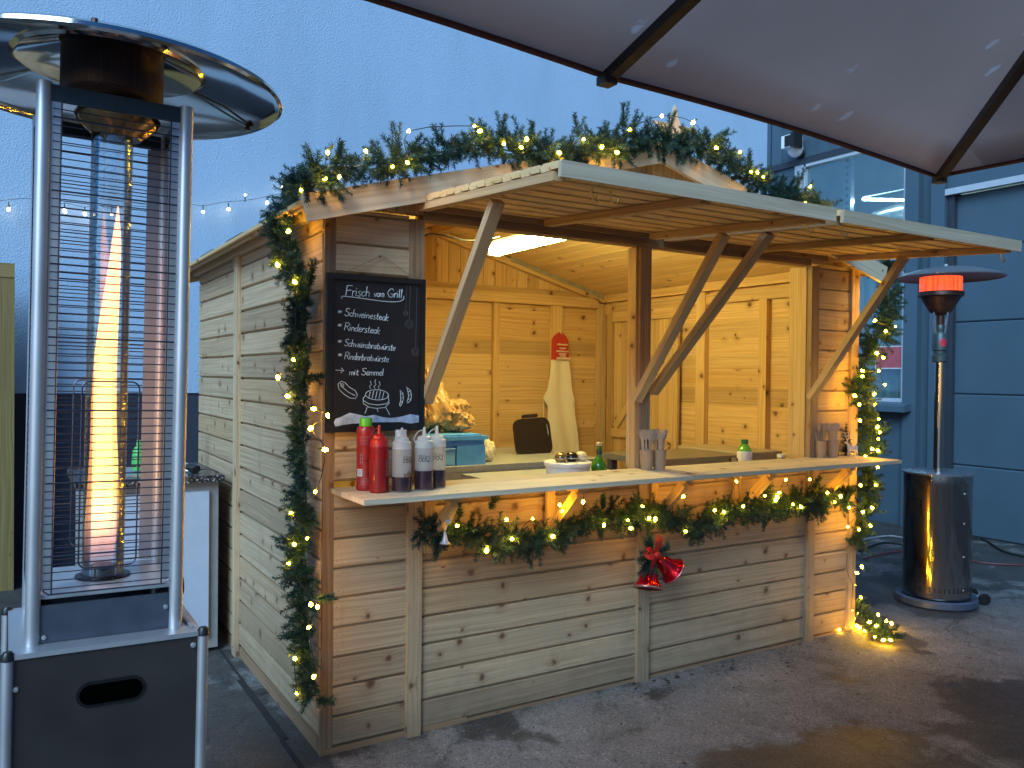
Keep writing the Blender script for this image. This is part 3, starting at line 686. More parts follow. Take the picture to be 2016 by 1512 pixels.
table(1.93, 2.60, 0.42, 0.88, 0.945, 'dark steel work bench at the right end behind the counter', 0.2, 'inox_dark')
b = MB(); b.box(2.62, 2.90, 0.42, 0.95, 0.55, 0.938); b.box(2.60, 2.905, 0.41, 0.96, 0.9385, 0.955, 'x')
tag(b.build('insulated_box', plain('beige_box', (0.42, 0.34, 0.24), 0.5), loc=(2.76, 0.7, 0.55), bevel=0.012), 'beige brown insulated box in the right corner of the stall', 'box')

# blue cool box
bx = thing('cool_box', 'blue plastic cool box with an arched handle recess on the work table', 'cool box', (1.03, 1.22, 0.895))
M['blue_pl'] = plain('blue_plastic', (0.08, 0.32, 0.95), 0.5, var=0.12, nscale=30, bumps=0.15, bscale=150)
b = MB(); L0, L1, y0, y1 = 0.80, 1.265, 1.04, 1.40
b.box(L0, 0.965, y0, y1, 0.895, 1.0); b.box(1.09, L1, y0, y1, 0.895, 1.0); b.box(0.9655, 1.0895, y0+0.02, y1, 0.895, 1.0)
b.box(L0+.004, L1-.004, y0+.004, y1, 1.0005, 1.03)
b.build('tub', M['blue_pl'], bx, bevel=0.005)
b = MB(); b.box(L0-0.012, L1+0.012, y0-0.012, y1+0.01, 1.031, 1.052, 'x'); b.box(L0+0.02, L1-0.02, y0+0.01, y1-0.01, 1.0525, 1.06, 'x'); b.build('lid', M['blue_pl'], bx, bevel=0.006)
b = MB(); b.prof((0.972, y0+0.008, 0.0), X, Y, Z, 0.112, [(0, 0.90), (0.01, 0.90), (0.01, 0.975), (-0.006, 0.99), (-0.010, 0.985), (0, 0.97)]); b.build('handle', plain('pale_blue_plastic', (0.16, 0.44, 0.98), 0.5), bx)

# crumpled paper bags
def kraft(name, col):
    mt, n, l, bs = newmat(name); tc = N(n, 'ShaderNodeTexCoord')
    v = N(n, 'ShaderNodeTexVoronoi', i_Scale=14.0, feature='SMOOTH_F1'); v.inputs['Smoothness'].default_value = 0.3; l.new(tc.outputs['Object'], v.inputs['Vector'])
    a = N(n, 'ShaderNodeTexNoise', i_Scale=9.0, i_Detail=5.0, i_Distortion=1.5); l.new(tc.outputs['Object'], a.inputs['Vector'])
    rp = ramp(n, [(0.3, tuple(c*0.72 for c in col)), (0.7, col)]); l.new(a.outputs[0], rp.inputs[0]); l.new(rp.outputs[0], bs.inputs['Base Color'])
    bs.inputs['Roughness'].default_value = 0.38; bs.inputs['Specular IOR Level'].default_value = 0.5
    bump(n, l, mth(n, l, 'ADD', v.outputs['Distance'], a.outputs[0]), bs, 0.6, 0.012); return mt
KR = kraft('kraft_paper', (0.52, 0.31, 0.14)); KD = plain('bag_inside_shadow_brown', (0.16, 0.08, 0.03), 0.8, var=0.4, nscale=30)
def bag(c, rx, ry, h, seed, label, neck=0.35, lean=0.0):
    rnd = random.Random(seed); off = Vector((seed*3.1, seed*1.7, 0))
    def f(p):
        zt = (p.z+1)/2
        w = 1.0 if zt < 0.55 else 1.0-(1-neck)*((zt-0.55)/0.45)**0.8
        q = Vector((p.x, p.y, p.z))
        rr = max(0.02, math.sqrt(q.x*q.x+q.y*q.y)); sq = min(1.0/rr, 1.35) if abs(q.z) < 0.93 else 1.0
        q.x *= sq*w; q.y *= sq*w
        nn = noise.noise(p*1.7+off)*0.30+abs(noise.noise(p*3.6+off))*0.34-0.08+abs(noise.noise(p*8.0+off))*0.10
        q = q*(1+nn); q.z = max(q.z, -0.98); q.x += lean*max(0, zt-0.4)
        return q
    b = MB(); b.ico((c[0], c[1], c[2]+h/2), (rx, ry, h/2), 4, f)
    b.sm = [False]*len(b.sm)
    o = b.build('paper_bag', KR, loc=c); tag(o, label, 'paper bag', 'crumpled paper bags around the cool box'); return o
bag((0.80, 1.46, 0.895), 0.125, 0.11, 0.47, 1, 'brown paper bag standing open at the far left of the heap, beside the slanted strut', 0.8)
bag((0.945, 1.44, 0.895), 0.095, 0.10, 0.63, 2, 'tallest crumpled brown paper bag with a twisted neck rising above the cool box', 0.35, 0.1)
bag((1.05, 1.28, 1.061), 0.105, 0.11, 0.34, 3, 'shiny golden brown crumpled paper bag on the middle of the cool box lid', 0.25, -0.2)
bag((1.19, 1.26, 1.061), 0.095, 0.10, 0.19, 4, 'low squashed brown paper bag on the right end of the cool box lid', 0.7)
bag((0.93, 1.26, 1.061), 0.075, 0.10, 0.20, 5, 'crumpled brown paper bag on the left end of the cool box lid', 0.5)
for c, sx, lb in (((0.775, 1.30, 1.19), 0.055, 'left'), ((0.915, 1.31, 1.215), 0.05, 'right')):
    b = MB(); o_ = Vector(c)
    b.ico(c, (sx, 0.04, 0.045), 3, lambda p: p*(1+0.25*noise.noise(p*2+o_)))
    tag(b.build('bread_roll', KD, loc=c), 'bread roll coloured as the shade in the opening of the %s upright paper bag' % lb, 'bread', 'bread rolls in the paper bags')  # dark brown stands for the shade inside the bag openings
b = MB(); o_ = Vector((5, 1, 2))
b.ico((1.335, 1.15, 0.955), (0.05, 0.045, 0.065), 4, lambda p: p*(1+0.25*noise.noise(p*2.6+o_)+0.12*noise.noise(p*7+o_)))
tag(b.build('plastic_bag', plain('translucent_film', (0.75, 0.66, 0.50), 0.15, var=0.25, nscale=30, bumps=0.6, bscale=60), loc=(1.335, 1.15, 0.895)), 'small crumpled pale plastic bag to the right of the blue cool box', 'plastic bag')
# upright black grill lid
gl = thing('grill_lid', 'black rounded grill lid standing upright before the boarded back wall', 'grill lid', (1.72, 1.45, 0.895))
def rrect(w, h, r, n=5):
    pts = []
    for cx, cy, a0 in ((w/2-r, h/2-r, 0), (-w/2+r, h/2-r, 90), (-w/2+r, -h/2+r, 180), (w/2-r, -h/2+r, 270)):
        for i in range(n+1): a = R(a0+90*i/n); pts.append((cx+r*math.cos(a), cy+r*math.sin(a)))
    return pts
def slab(b, c, ax_u, ax_v, pts, th, rnd=0.5):
    c = Vector(c); nn = ax_u.cross(ax_v).normalized()
    A = [c+ax_u*p[0]+ax_v*p[1]+nn*th/2 for p in pts]; B_ = [c+ax_u*p[0]+ax_v*p[1]-nn*th/2 for p in pts]
    uv = [(p[0], p[1]) for p in pts]
    b.face(A, uv, rnd); b.face(B_[::-1], uv[::-1], rnd)
    k = len(pts)
    for i in range(k):
        j = (i+1) % k; b.face([A[i], B_[i], B_[j], A[j]], None, rnd)
tl = (Z*0.985+Y*0.17-X*0.05).normalized()
gx = (X*0.99+Z*0.05).normalized()
b = MB(); slab(b, (1.84, 1.45, 0.998), gx, tl, rrect(0.265, 0.235, 0.05), 0.02); b.build('lid_shell', plain('black_enamel', (0.016, 0.010, 0.006), 0.33, var=0.2), gl, bevel=0.006)
b = MB(); slab(b, (1.83, 1.472, 1.128), gx, tl, rrect(0.11, 0.022, 0.010), 0.018); b.build('lid_grip', M['black_pl'], gl)
b = MB(); b.tube([(1.957, 1.435, 0.905), (1.951, 1.445, 1.025), (1.945, 1.455, 1.075)], 0.0035, 6); b.build('chrome_edge', M['galv'], gl)
# white tub with shakers
tb = thing('white_tub', 'round white tub lid standing behind the counter under three shakers', 'tub', (1.42, 0.48, 0.88))
b = MB(); b.lathe([(0.0, 0.0), (0.105, 0.0), (0.112, 0.055), (0.12, 0.057), (0.12, 0.073), (0.116, 0.077), (0.0, 0.077)], 40, (1.42, 0.48, 0.88)); b.build('tub_body', M['white_pl'], tb)
for i, (dx, mm, lb) in enumerate(((-0.06, plain('amber_glass', (0.30, 0.20, 0.09), 0.1, metal=0.6, var=0.3), 'brown glass spice shaker with a chrome look, left on the white tub'), (0.005, plain('dark_glass', (0.015, 0.01, 0.01), 0.08), 'nearly black glass spice shaker, middle on the white tub'), (0.065, plain('frosted_glass', (0.62, 0.52, 0.36), 0.15, var=0.3, nscale=90), 'frosted clear glass spice shaker, right on the white tub'))):
    s_ = thing('spice_shaker', lb, 'shaker', (1.42+dx, 0.455, 0.957))
    b = MB(); b.lathe([(0.0, 0), (0.02, 0), (0.031, 0.012), (0.033, 0.022), (0.029, 0.036), (0.018, 0.046), (0.006, 0.049), (0, 0.05)], 24, (1.42+dx, 0.455, 0.957)); b.build('shaker_body', mm, s_)
    b = MB(); b.lathe([(0.0335, 0.017), (0.0338, 0.019), (0.0335, 0.021)], 24, (1.42+dx, 0.455, 0.957)); b.build('shaker_ring', M['galv'], s_)
# bottles
def bottle(name, label, loc, prf, mat, parts, rz=0, cat='bottle', group=None):
    t = thing(name, label, cat, loc, rz, group)
    b = MB(); b.lathe(prf, 32); b.build('bottle_body', mat, t, local=True)
    for nm, pr, mm in parts:
        b = MB(); b.lathe(pr, 32); b.build(nm, mm, t, local=True)
    return t
GREEN = plain('green_glass', (0.035, 0.16, 0.015), 0.08, var=0.1, coat=0.4)
bottle('oil_bottle', 'round shouldered green glass bottle with a cork left of the middle post', (1.60, 0.46, 0.88), [(0, 0), (0.036, 0), (0.04, 0.01), (0.04, 0.045), (0.034, 0.068), (0.018, 0.088), (0.013, 0.10), (0.013, 0.145), (0.015, 0.148)], GREEN,
       [('neck_band', [(0.0145, 0.105), (0.0148, 0.125), (0.0145, 0.13)], plain('dark_band', (0.02, 0.05, 0.03), 0.4)), ('cork', [(0.015, 0.149), (0.016, 0.15), (0.016, 0.166), (0.0, 0.168)], plain('cork', (0.62, 0.48, 0.28), 0.8))])
bottle('vinegar_bottle', 'clear green bottle with a green cap and a white label by the right bench', (2.475, 0.30, 0.86), [(0, 0), (0.037, 0), (0.04, 0.01), (0.04, 0.115), (0.036, 0.132), (0.022, 0.152), (0.016, 0.158), (0.016, 0.165)], plain('light_green_glass', (0.10, 0.36, 0.04), 0.1, coat=0.3),
       [('bottle_cap', [(0.019, 0.163), (0.019, 0.184), (0.0, 0.186)], plain('green_cap', (0.02, 0.16, 0.05), 0.4)), ('bottle_label', [(0.0405, 0.065), (0.0408, 0.066), (0.0408, 0.121), (0.0405, 0.122)], plain('paper_label', (0.70, 0.68, 0.66), 0.6, var=0.22, nscale=120))])
t = thing('drinking_glass', 'small clear drinking glass left of the green capped bottle', 'glass', (2.37, 0.28, 0.86))
b = MB(); b.lathe([(0.0, 0.0), (0.02, 0.0), (0.024, 0.09), (0.022, 0.09), (0.018, 0.006), (0, 0.006)], 24, (2.37, 0.28, 0.86)); b.build('glass_wall', glassy('clear_glass', (0.9, 0.95, 1.0), 0.8), t)
t = thing('small_jar', 'small jar with a white screw lid behind the counter near the right post', 'jar', (2.70, 0.24, 0.86))
b = MB(); b.lathe([(0, 0), (0.025, 0), (0.027, 0.07), (0.02, 0.085)], 24, (2.70, 0.24, 0.86)); b.build('jar_body', plain('jar_content', (0.3, 0.2, 0.1), 0.3), t)
b = MB(); b.lathe([(0.0235, 0.083), (0.0235, 0.10), (0, 0.101)], 24, (2.70, 0.24, 0.86)); b.build('jar_lid', M['white_pl'], t)
post('inner_shelf', 2.2, 2.615, 0.10, 0.38, 0.835, 0.859, 'pine', 'x')

# apron on the back wall stud
ap = thing('apron', 'cream linen apron with a red printed bib hanging on a stud of the back wall', 'apron', (2.52, 2.16, 1.71))
def apmat(name, col):
    mt, n, l, bs = newmat(name); tc = N(n, 'ShaderNodeTexCoord')
    a = N(n, 'ShaderNodeTexNoise', i_Scale=500.0, i_Detail=2.0); l.new(tc.outputs['Object'], a.inputs['Vector'])
    a2 = N(n, 'ShaderNodeTexNoise', i_Scale=6.0, i_Detail=4.0, i_Distortion=0.8); l.new(tc.outputs['Object'], a2.inputs['Vector'])
    rp = ramp(n, [(0.3, tuple(c*0.88 for c in col)), (0.7, col)]); l.new(a.outputs[0], rp.inputs[0]); l.new(rp.outputs[0], bs.inputs['Base Color']); bs.inputs['Roughness'].default_value = 0.9
    bump(n, l, mth(n, l, 'ADD', mth(n, l, 'MULTIPLY', a.outputs[0], 0.1), a2.outputs[0]), bs, 0.6, 0.02); return mt
def apw(z):
    """left and right outline of the hanging cloth at height z"""
    keys = [(1.70, -0.02, 0.02), (1.675, -0.06, 0.05), (1.645, -0.078, 0.072), (1.50, -0.08, 0.078), (1.40, -0.085, 0.095), (1.28, -0.11, 0.105), (1.22, -0.145, 0.125), (1.16, -0.10, 0.115), (1.05, -0.095, 0.14), (0.93, -0.075, 0.165), (0.80, -0.05, 0.175), (0.70, -0.04, 0.17)]
    for (a, l0, r0), (c, l1, r1) in zip(keys, keys[1:]):
        if c <= z <= a:
            s = (a-z)/(a-c); return l0+(l1-l0)*s, r0+(r1-r0)*s
    return keys[-1][1:]
def cloth(z0, z1, off, nz=40, nx=18):
    b = MB(); V = []; F = []
    for side in (0, 1):
        for i in range(nz+1):
            z = z0+(z1-z0)*i/nz; l, r = apw(z)
            for j in range(nx+1):
                s = j/nx; x = 2.52+l+(r-l)*s
                fold = 0.012*math.sin(s*9+z*2.0)*min(1, (1.72-z)*1.2)+0.010*noise.noise(Vector((x*9, z*4, 0)))*min(1, (1.72-z)*2)
                V.append((x, 2.135-off+fold+side*0.003, z))
    w = nx+1; k = (nz+1)*w
    for i in range(nz):
        for j in range(nx):
            a = i*w+j; F.append((a, a+1, a+w+1, a+w)); F.append((k+a, k+a+w, k+a+w+1, k+a+1))
    b.mesh(V, F, 0.5, True); return b
cloth(0.70, 1.499, 0.0).build('apron_skirt', apmat('linen', (0.84, 0.78, 0.68)), ap)
cloth(1.4995, 1.70, 0.0).build('apron_bib', apmat('red_print', (0.52, 0.045, 0.025)), ap)
b = MB(); rr = random.Random(5)
for z, w, n_ in ((1.612, 0.10, 9), (1.585, 0.06, 6), (1.562, 0.112, 10), (1.543, 0.07, 8), (1.528, 0.055, 6)):
    for i in range(n_):
        x = 2.527-w/2+w*i/n_; b.box(x, x+w/n_*rr.uniform(0.5, 0.85), 2.112, 2.1135, z-0.006, z+rr.uniform(0.003, 0.007))
b.box(2.472, 2.588, 2.1095, 2.111, 1.512, 1.518)
b.build('bib_print', plain('print_white', (0.75, 0.60, 0.50), 0.8), ap, kind='stuff')
b = MB(); b.box(2.468, 2.592, 2.106, 2.1085, 1.502, 1.512); b.build('bib_patch', plain('patch_cream', (0.74, 0.62, 0.46), 0.9), ap)
for x0, xs in ((2.375, 0.0), (2.645, 0.006)):
    b = MB(); b.tube(smooth([(x0, 2.13, 1.215), (x0-0.004+xs, 2.125, 1.1), (x0-0.003+xs, 2.125, 0.9), (x0+xs, 2.125, 0.74)]), 0.0028, 5); b.build('apron_string', bpy.data.materials['linen'], ap)
b = MB(); b.tube([(2.52, 2.12, 1.69), (2.515, 2.14, 1.715), (2.525, 2.15, 1.72)], 0.003, 5); b.build('neck_loop', bpy.data.materials['linen'], ap)

# ================================================================ SAUCE BOTTLES ON THE COUNTER
SAUCE = plain('bbq_sauce', (0.040, 0.018, 0.028), 0.22, var=0.2, coat=0.3); KET = plain('ketchup', (0.27, 0.008, 0.008), 0.25, var=0.08, coat=0.3)
def softplastic(name, col, tf):
    mt, n, l, bs = newmat(name)
    tr = N(n, 'ShaderNodeBsdfTransparent'); tr.inputs[0].default_value = c4(tuple(min(1, x*1.1) for x in col))
    tl_ = N(n, 'ShaderNodeBsdfTranslucent'); tl_.inputs[0].default_value = c4(col)
    m1 = N(n, 'ShaderNodeMixShader'); m1.inputs[0].default_value = 0.55; l.new(bs.outputs[0], m1.inputs[1]); l.new(tl_.outputs[0], m1.inputs[2])
    m2 = N(n, 'ShaderNodeMixShader'); m2.inputs[0].default_value = tf; l.new(m1.outputs[0], m2.inputs[1]); l.new(tr.outputs[0], m2.inputs[2])
    bs.inputs['Base Color'].default_value = c4(col); bs.inputs['Roughness'].default_value = 0.22; bs.inputs['Coat Weight'].default_value = 0.3
    l.new(m2.outputs[0], n['Material Output'].inputs[0]); return mt
SP_W = softplastic('cloudy_clear_plastic', (0.80, 0.80, 0.84), 0.45); SP_R = softplastic('red_squeeze_plastic', (0.62, 0.015, 0.015), 0.15); SP_RC = plain('red_cap_plastic', (0.52, 0.012, 0.014), 0.3, coat=0.2)
SP_C = softplastic('cloudy_cap', (0.82, 0.83, 0.86), 0.12)
GLY = {
'F': (7, '0,0 0,10 6,10;0,5 5,5.5'), 'G': (8.5, '7,8 5,10 2,9 0,5 2,1 5,0 7,2 7,4 4,4'), 'S': (7, '6,9 4,10 1,9 1,6.5 5,4.5 6,2 4,0 1,.5 0,2'),
'R': (7.5, '0,0 0,10 4,10 6,8 4,5.5 0,5;2.5,5 6.5,0'), 'B': (7, '0,0 0,10 4,10 5,8 3.5,5.5 0,5;3.5,5.5 6,3 4,0 0,0'), 'Q': (8, '3,0 0,2 0,8 3,10 6,8 6,2 3,0;4,2 7,-1'),
'r': (3.8, '0,0 0,5;0,3 1.5,5 3,5'), 'i': (2.2, '0,0 0,5;0,7 0,7.7'), 's': (4.2, '3,5 1,5 .5,3.5 3,1.8 2.5,0 0,.2'), 'c': (4.7, '3.5,4.5 2,5 0,3.5 .3,1 2,0 3.7,.8'),
'h': (5, '0,0 0,10;0,3.5 2,5 3.5,4 3.5,0'), 'v': (5, '0,5 2,0 4,5'), 'o': (5.4, '2,0 0,1.5 .3,4 2,5 4,4 4,1.2 2,0'), 'm': (7.4, '0,0 0,5;0,3.5 1.5,5 3,4 3,0;3,3.5 4.5,5 6,4 6,0'),
'l': (2.6, '0,10 0,1 1,0'), 'w': (7, '0,5 1.5,0 3,4 4.5,0 6,5'), 'e': (5, '0,2.5 3.8,3 3.2,5 1.2,5 0,3 .5,.6 2.2,0 4,1'), 'n': (5, '0,0 0,5;0,3.5 2,5 3.5,4 3.5,0'),
't': (4, '1.2,8 1.2,1 2.2,0 3,.4;0,5.2 3,5.2'), 'a': (5, '3.5,4.5 2,5 0,3.5 .3,.8 2,0 3.5,1.5;3.7,5 3.7,0'), 'k': (4.6, '0,0 0,9;3.3,5 0,2.3 3.5,0'), 'd': (5, '3.6,3.8 2,5 0,3.6 .3,.8 2,0 3.6,1.4;3.6,10 3.6,0'),
'b': (5, '0,9 0,0 2.2,0 3.8,1.6 3.3,4.3 2,5 0,3.5'), 'u': (4.8, '0,5 0,1 1.5,0 3.4,1.5;3.4,5 3.4,0'), 'ü': (4.8, '0,5 0,1 1.5,0 3.4,1.5;3.4,5 3.4,0;.8,7 .8,7.7;2.6,7 2.6,7.7'),
'*': (7, '0,3 6,7;0,7 6,3;3,1.5 3,8.5'), '>': (9, '0,4 8,4;5,7 8,4 5,1'), ' ': (4, '')}
def strokes(txt):
    x = 0; out = []
    for ch in txt:
        w, d = GLY[ch]
        for s in d.split(';'):
            if s: out.append([(x+float(p.split(',')[0]), float(p.split(',')[1])) for p in s.split()])
        x += w
    return out, x
def write(b, fn, txt, p0, p1, h, slant=0.12, r=0.0011):
    """letters between two points of the sheet; fn maps sheet (u,v) metres to space"""
    st_, w = strokes(txt); (x0, y0), (x1, y1) = p0, p1; L = math.hypot(x1-x0, y1-y0); k = L/w; rd = random.Random(len(txt))
    ca, sa = (x1-x0)/L, (y1-y0)/L
    for s in st_:
        pts = []
        for x, y in s:
            xx = (x*k)+slant*y*h/10+rd.uniform(-1, 1)*0.0004; yy = y*h/10+rd.uniform(-1, 1)*0.0005
            pts.append(fn(x0+xx*ca-yy*sa, y0+xx*sa+yy*ca))
        b.tube(pts, [r*rd.uniform(0.65, 1.25) for _ in pts], 5)
INK = plain('black_marker', (0.01, 0.01, 0.012), 0.5)
def squeeze(label, loc, hs, body, cap, fill, fillmat, text=None, rz=0.0, rad=0.0335):
    t = thing('squeeze_bottle', label, 'squeeze bottle', loc, rz, 'squeeze bottles on the counter')
    k = hs
    b = MB(); b.lathe([(0, 0.002), (rad-0.004, 0.0), (rad, 0.004), (rad, 0.150*k), (rad-0.002, 0.156*k), (rad-0.003, 0.158*k)], 36); b.build('bottle_body', body, t, local=True)
    b = MB(); b.lathe([(0, 0.0015), (rad-0.004, 0.0008), (rad+0.0005, 0.005), (rad+0.0005, fill-.001), (rad-0.001, fill), (0, fill)], 36); b.build('sauce_fill', fillmat, t, local=True)
    b = MB(); z = 0.158*k
    b.lathe([(rad+0.0005, z-0.006), (rad-0.001, z+0.001), (rad-0.001, z+0.017), (rad-0.004, z+0.020), (rad-0.009, z+0.022), (rad-0.010, z+0.031), (rad-0.013, z+0.034), (0.008, z+0.038), (0.0065, z+0.046), (0.0045, z+0.064), (0.004, z+0.068), (0, z+0.069)], 32)
    b.build('nozzle_cap', cap, t, local=True)
    b = MB(); b.tube(smooth([(-rad+0.004, 0, z+0.008), (-rad-0.003, 0, z+0.025), (-rad+0.008, 0, z+0.047), (-0.014, 0, z+0.055), (-0.006, 0, z+0.058)]), 0.0016, 6); b.build('cap_tether', cap, t, local=True)
    if text:
        b = MB(); fn = lambda u, v: Vector(((rad+0.0006)*math.sin(u/rad), -(rad+0.0006)*math.cos(u/rad), v))
        write(b, fn, text, (-0.022, 0.106), (0.018, 0.103), 0.021, 0.05, 0.0010); b.build('handwriting', INK, t, local=True)
    return t
RZ0 = -0.35
squeeze('bright red squeeze bottle with a red nozzle beside the red glass sauce bottle', (0.148, -0.165, HC), 1.06, SP_R, SP_RC, 0.12, KET, rz=0.1)
squeeze('cloudy squeeze bottle smeared with sauce, one third full, next to the red one', (0.226, -0.185, HC), 1.0, SP_W, SP_C, 0.055, SAUCE, 'BBQ', rz=RZ0+0.75, rad=0.034)
squeeze('cloudy squeeze bottle with large black BBQ handwriting, middle of the three sauce bottles', (0.318, -0.175, HC), 1.0, SP_W, SP_C, 0.071, SAUCE, 'BBQ', rz=RZ0, rad=0.034)
squeeze('cloudy squeeze bottle standing behind and right of the other sauce bottles', (0.388, -0.135, HC), 1.0, SP_W, SP_C, 0.066, SAUCE, 'BBQ', rz=RZ0+0.1, rad=0.034)
b = MB(); rd = random.Random(4); V = []; F = []; n_ = 22
for i in range(n_+1):
    a = R(-125+i*150/n_); top = 0.064+0.026*abs(noise.noise(Vector((i*0.33, 2.1, 0))))+0.018*math.exp(-((i-15)/3.5)**2)
    for z in (0.0545, top): V.append((0.0343*math.cos(a), 0.0343*math.sin(a), z))
F = [(2*i, 2*i+2, 2*i+3, 2*i+1) for i in range(n_)]; b.mesh(V, F, 0.5, True)
smeared = [o for o in bpy.data.objects if o.name.startswith('squeeze_bottle') and 'smeared' in o.get('label', '')][0]
b.build('sauce_smear', plain('thin_sauce_film', (0.30, 0.17, 0.12), 0.35, var=0.5, nscale=90), smeared, local=True)
t = thing('ketchup_bottle', 'tall dark red printed ketchup bottle with a green cap, leftmost on the counter', 'bottle', (0.128, -0.088, HC), -0.4)
b = MB(); b.lathe([(0, 0), (0.030, 0.0), (0.033, 0.004), (0.033, 0.016), (0.032, 0.02), (0.032, 0.195), (0.033, 0.20), (0.033, 0.218), (0.028, 0.228), (0, 0.229)], 36); b.build('bottle_body', plain('dark_red_label', (0.30, 0.014, 0.016), 0.28, var=0.25, nscale=25, coat=0.3), t, local=True)
b = MB(); b.lathe([(0.0225, 0.229), (0.0225, 0.255), (0.021, 0.258), (0, 0.258)], 30); b.build('bottle_cap', plain('lime_green_cap', (0.13, 0.55, 0.03), 0.4), t, local=True)
b = MB(); cyl = lambda u, v: Vector((0.0326*math.sin(u/0.0326), -0.0326*math.cos(u/0.0326), v))
for i in range(9): b.tube([cyl(-0.02+0.004*j, 0.165+i*0.005) for j in range(9)], 0.0003, 4)
for i in range(5): b.tube([cyl(-0.02+0.004*j, 0.024+i*0.005) for j in range(9)], 0.0003, 4)
b.tube([cyl(u, v) for u, v in ((-0.018, 0.095), (-0.010, 0.095), (-0.010, 0.135), (-0.018, 0.135))], 0.0006, 4, closed=True)
for q in (0.103, 0.115, 0.127): b.tube([cyl(-0.016, q), cyl(-0.012, q)], 0.001, 4)
b.build('label_print', plain('grey_print', (0.45, 0.42, 0.45), 0.5), t, local=True, kind='stuff')
b = MB(); V = []; F = []
for i in range(7):
    for v in (0.052, 0.078): V.append(cyl(-0.034+i*0.004, v)+Vector((0, 0, 0)))
F = [(2*i, 2*i+2, 2*i+3, 2*i+1) for i in range(6)]; V = [(p[0]*1.012, p[1]*1.012, p[2]) for p in V]; b.mesh(V, F, 0.5, True)
b.build('barcode_field', plain('bluish_white_print', (0.50, 0.58, 0.70), 0.5), t, local=True)
b = MB()
for q in (0.057, 0.062, 0.067, 0.073): b.tube([Vector(cyl(-0.032+0.004*j, q))*1.0 + Vector((0, 0, 0)) for j in range(6)], 0.0009, 4)
b.build('barcode_lines', INK, t, local=True, kind='stuff')
t = thing('mustard_bottle', 'sauce bottle with a flat white cap hidden behind the smeared squeeze bottle', 'bottle', (0.262, -0.095, HC))
b = MB(); b.lathe([(0, 0), (0.028, 0), (0.03, 0.005), (0.03, 0.15), (0.022, 0.175), (0.018, 0.18)], 30); b.build('bottle_body', plain('mustard', (0.55, 0.33, 0.03), 0.3), t, local=True)
b = MB(); b.lathe([(0.021, 0.18), (0.021, 0.212), (0, 0.213)], 30); b.build('bottle_cap', M['white_pl'], t, local=True)

# ================================================================ CHALKBOARD
cb = thing('chalkboard', 'black menu chalkboard listing grilled meats, hung on the left front of the stall', 'chalkboard', (0.195, -0.02, 1.18))
BX0, BX1, BZ0, BZ1 = 0.002, 0.386, 1.172, 1.742
b = MB(); b.box(BX0+0.02, BX1-0.02, -0.026, -0.014, BZ0+0.02, BZ1-0.02)
bmat = plain('blackboard', (0.012, 0.010, 0.013), 0.55, var=0.35, nscale=7); b.build('board', bmat, cb)
b = MB()
b.box(BX0, BX1, -0.034, -0.012, BZ1-0.02, BZ1, 'x'); b.box(BX0, BX1, -0.034, -0.012, BZ0, BZ0+0.02, 'x')
b.box(BX0, BX0+0.02, -0.034, -0.012, BZ0+0.0203, BZ1-0.0203, 'z'); b.box(BX1-0.02, BX1, -0.034, -0.012, BZ0+0.0203, BZ1-0.0203, 'z')
b.build('board_frame', plain('black_frame', (0.010, 0.010, 0.012), 0.4), cb, bevel=0.002)
CH = plain('white_chalk_pen', (0.62, 0.74, 0.86), 0.8, var=0.2, nscale=60); CG = plain('grey_chalk_pen', (0.12, 0.13, 0.15), 0.8)
def bp(Xz, Yz):
    """sheet position from the board measured in the photograph"""
    u = (Xz-107)/577.0; top = 107+38*u; bot = 1062-45*u; v = (Yz-top)/(bot-top)
    return (BX0+u*(BX1-BX0), BZ1-v*(BZ1-BZ0))
fn = lambda u, v: Vector((u, -0.0268, v))
b = MB()
heads = (('Frisch', (212, 242), (352, 247), 0.036), ('vom', (372, 246), (436, 248), 0.027), ('Grill', (452, 248), (548, 252), 0.032))
lines_ = (
                     ('*', (168, 352), (192, 352), 0.015), ('Schweinesteak', (205, 362), (462, 388), 0.028), ('*', (168, 432), (192, 432), 0.015), ('Rindersteak', (205, 448), (412, 466), 0.028),
                     ('*', (168, 528), (192, 528), 0.015), ('Schweinsbratwürste', (205, 542), (505, 562), 0.026), ('*', (170, 608), (194, 608), 0.015), ('Rinderbratwürste', (208, 620), (466, 630), 0.026),
                     ('>', (155, 708), (208, 708), 0.030), ('mit', (236, 714), (290, 712), 0.024), ('Semmel', (305, 712), (438, 710), 0.026))
for txt, a, c, h in lines_: write(b, fn, txt, bp(*a), bp(*c), h, 0.15, 0.0014)
b.build('menu_lines', CH, cb, kind='stuff')
b = MB()
for txt, a, c, h in heads:
    write(b, fn, txt, bp(*a), bp(*c), h, 0.15, 0.0016)
b.tube([fn(*bp(*p)) for p in ((190, 262), (188, 250), (200, 246), (260, 252), (340, 262), (420, 272), (490, 276), (530, 272), (552, 260), (553, 240))], 0.0014, 5)
b.build('headline_writing', CH, cb)
b = MB()
def dl(pts, r=0.0013, closed=False, mm=b): b.tube([fn(*bp(*p)) for p in pts], r, 5, closed)
dl([(172, 770), (190, 752), (212, 760), (235, 785), (270, 805), (283, 830), (272, 852), (240, 850), (205, 828), (178, 800)], closed=True)
dl([(185, 765), (200, 790), (230, 815), (270, 835)]); dl([(186, 775), (196, 765), (206, 775), (196, 790)], closed=True)
el = lambda cx, cy, rx, ry, a0=0, a1=360, n=22: [(cx+rx*math.cos(R(a0+(a1-a0)*i/n)), cy+ry*math.sin(R(a0+(a1-a0)*i/n))) for i in range(n+1)]
dl(el(398, 825, 68, 30)); dl([(330, 830), (316, 850), (318, 880), (350, 900), (395, 905), (445, 898), (470, 870), (466, 845), (462, 825)]); dl([(318, 862), (350, 880), (400, 885), (450, 876), (468, 860)])
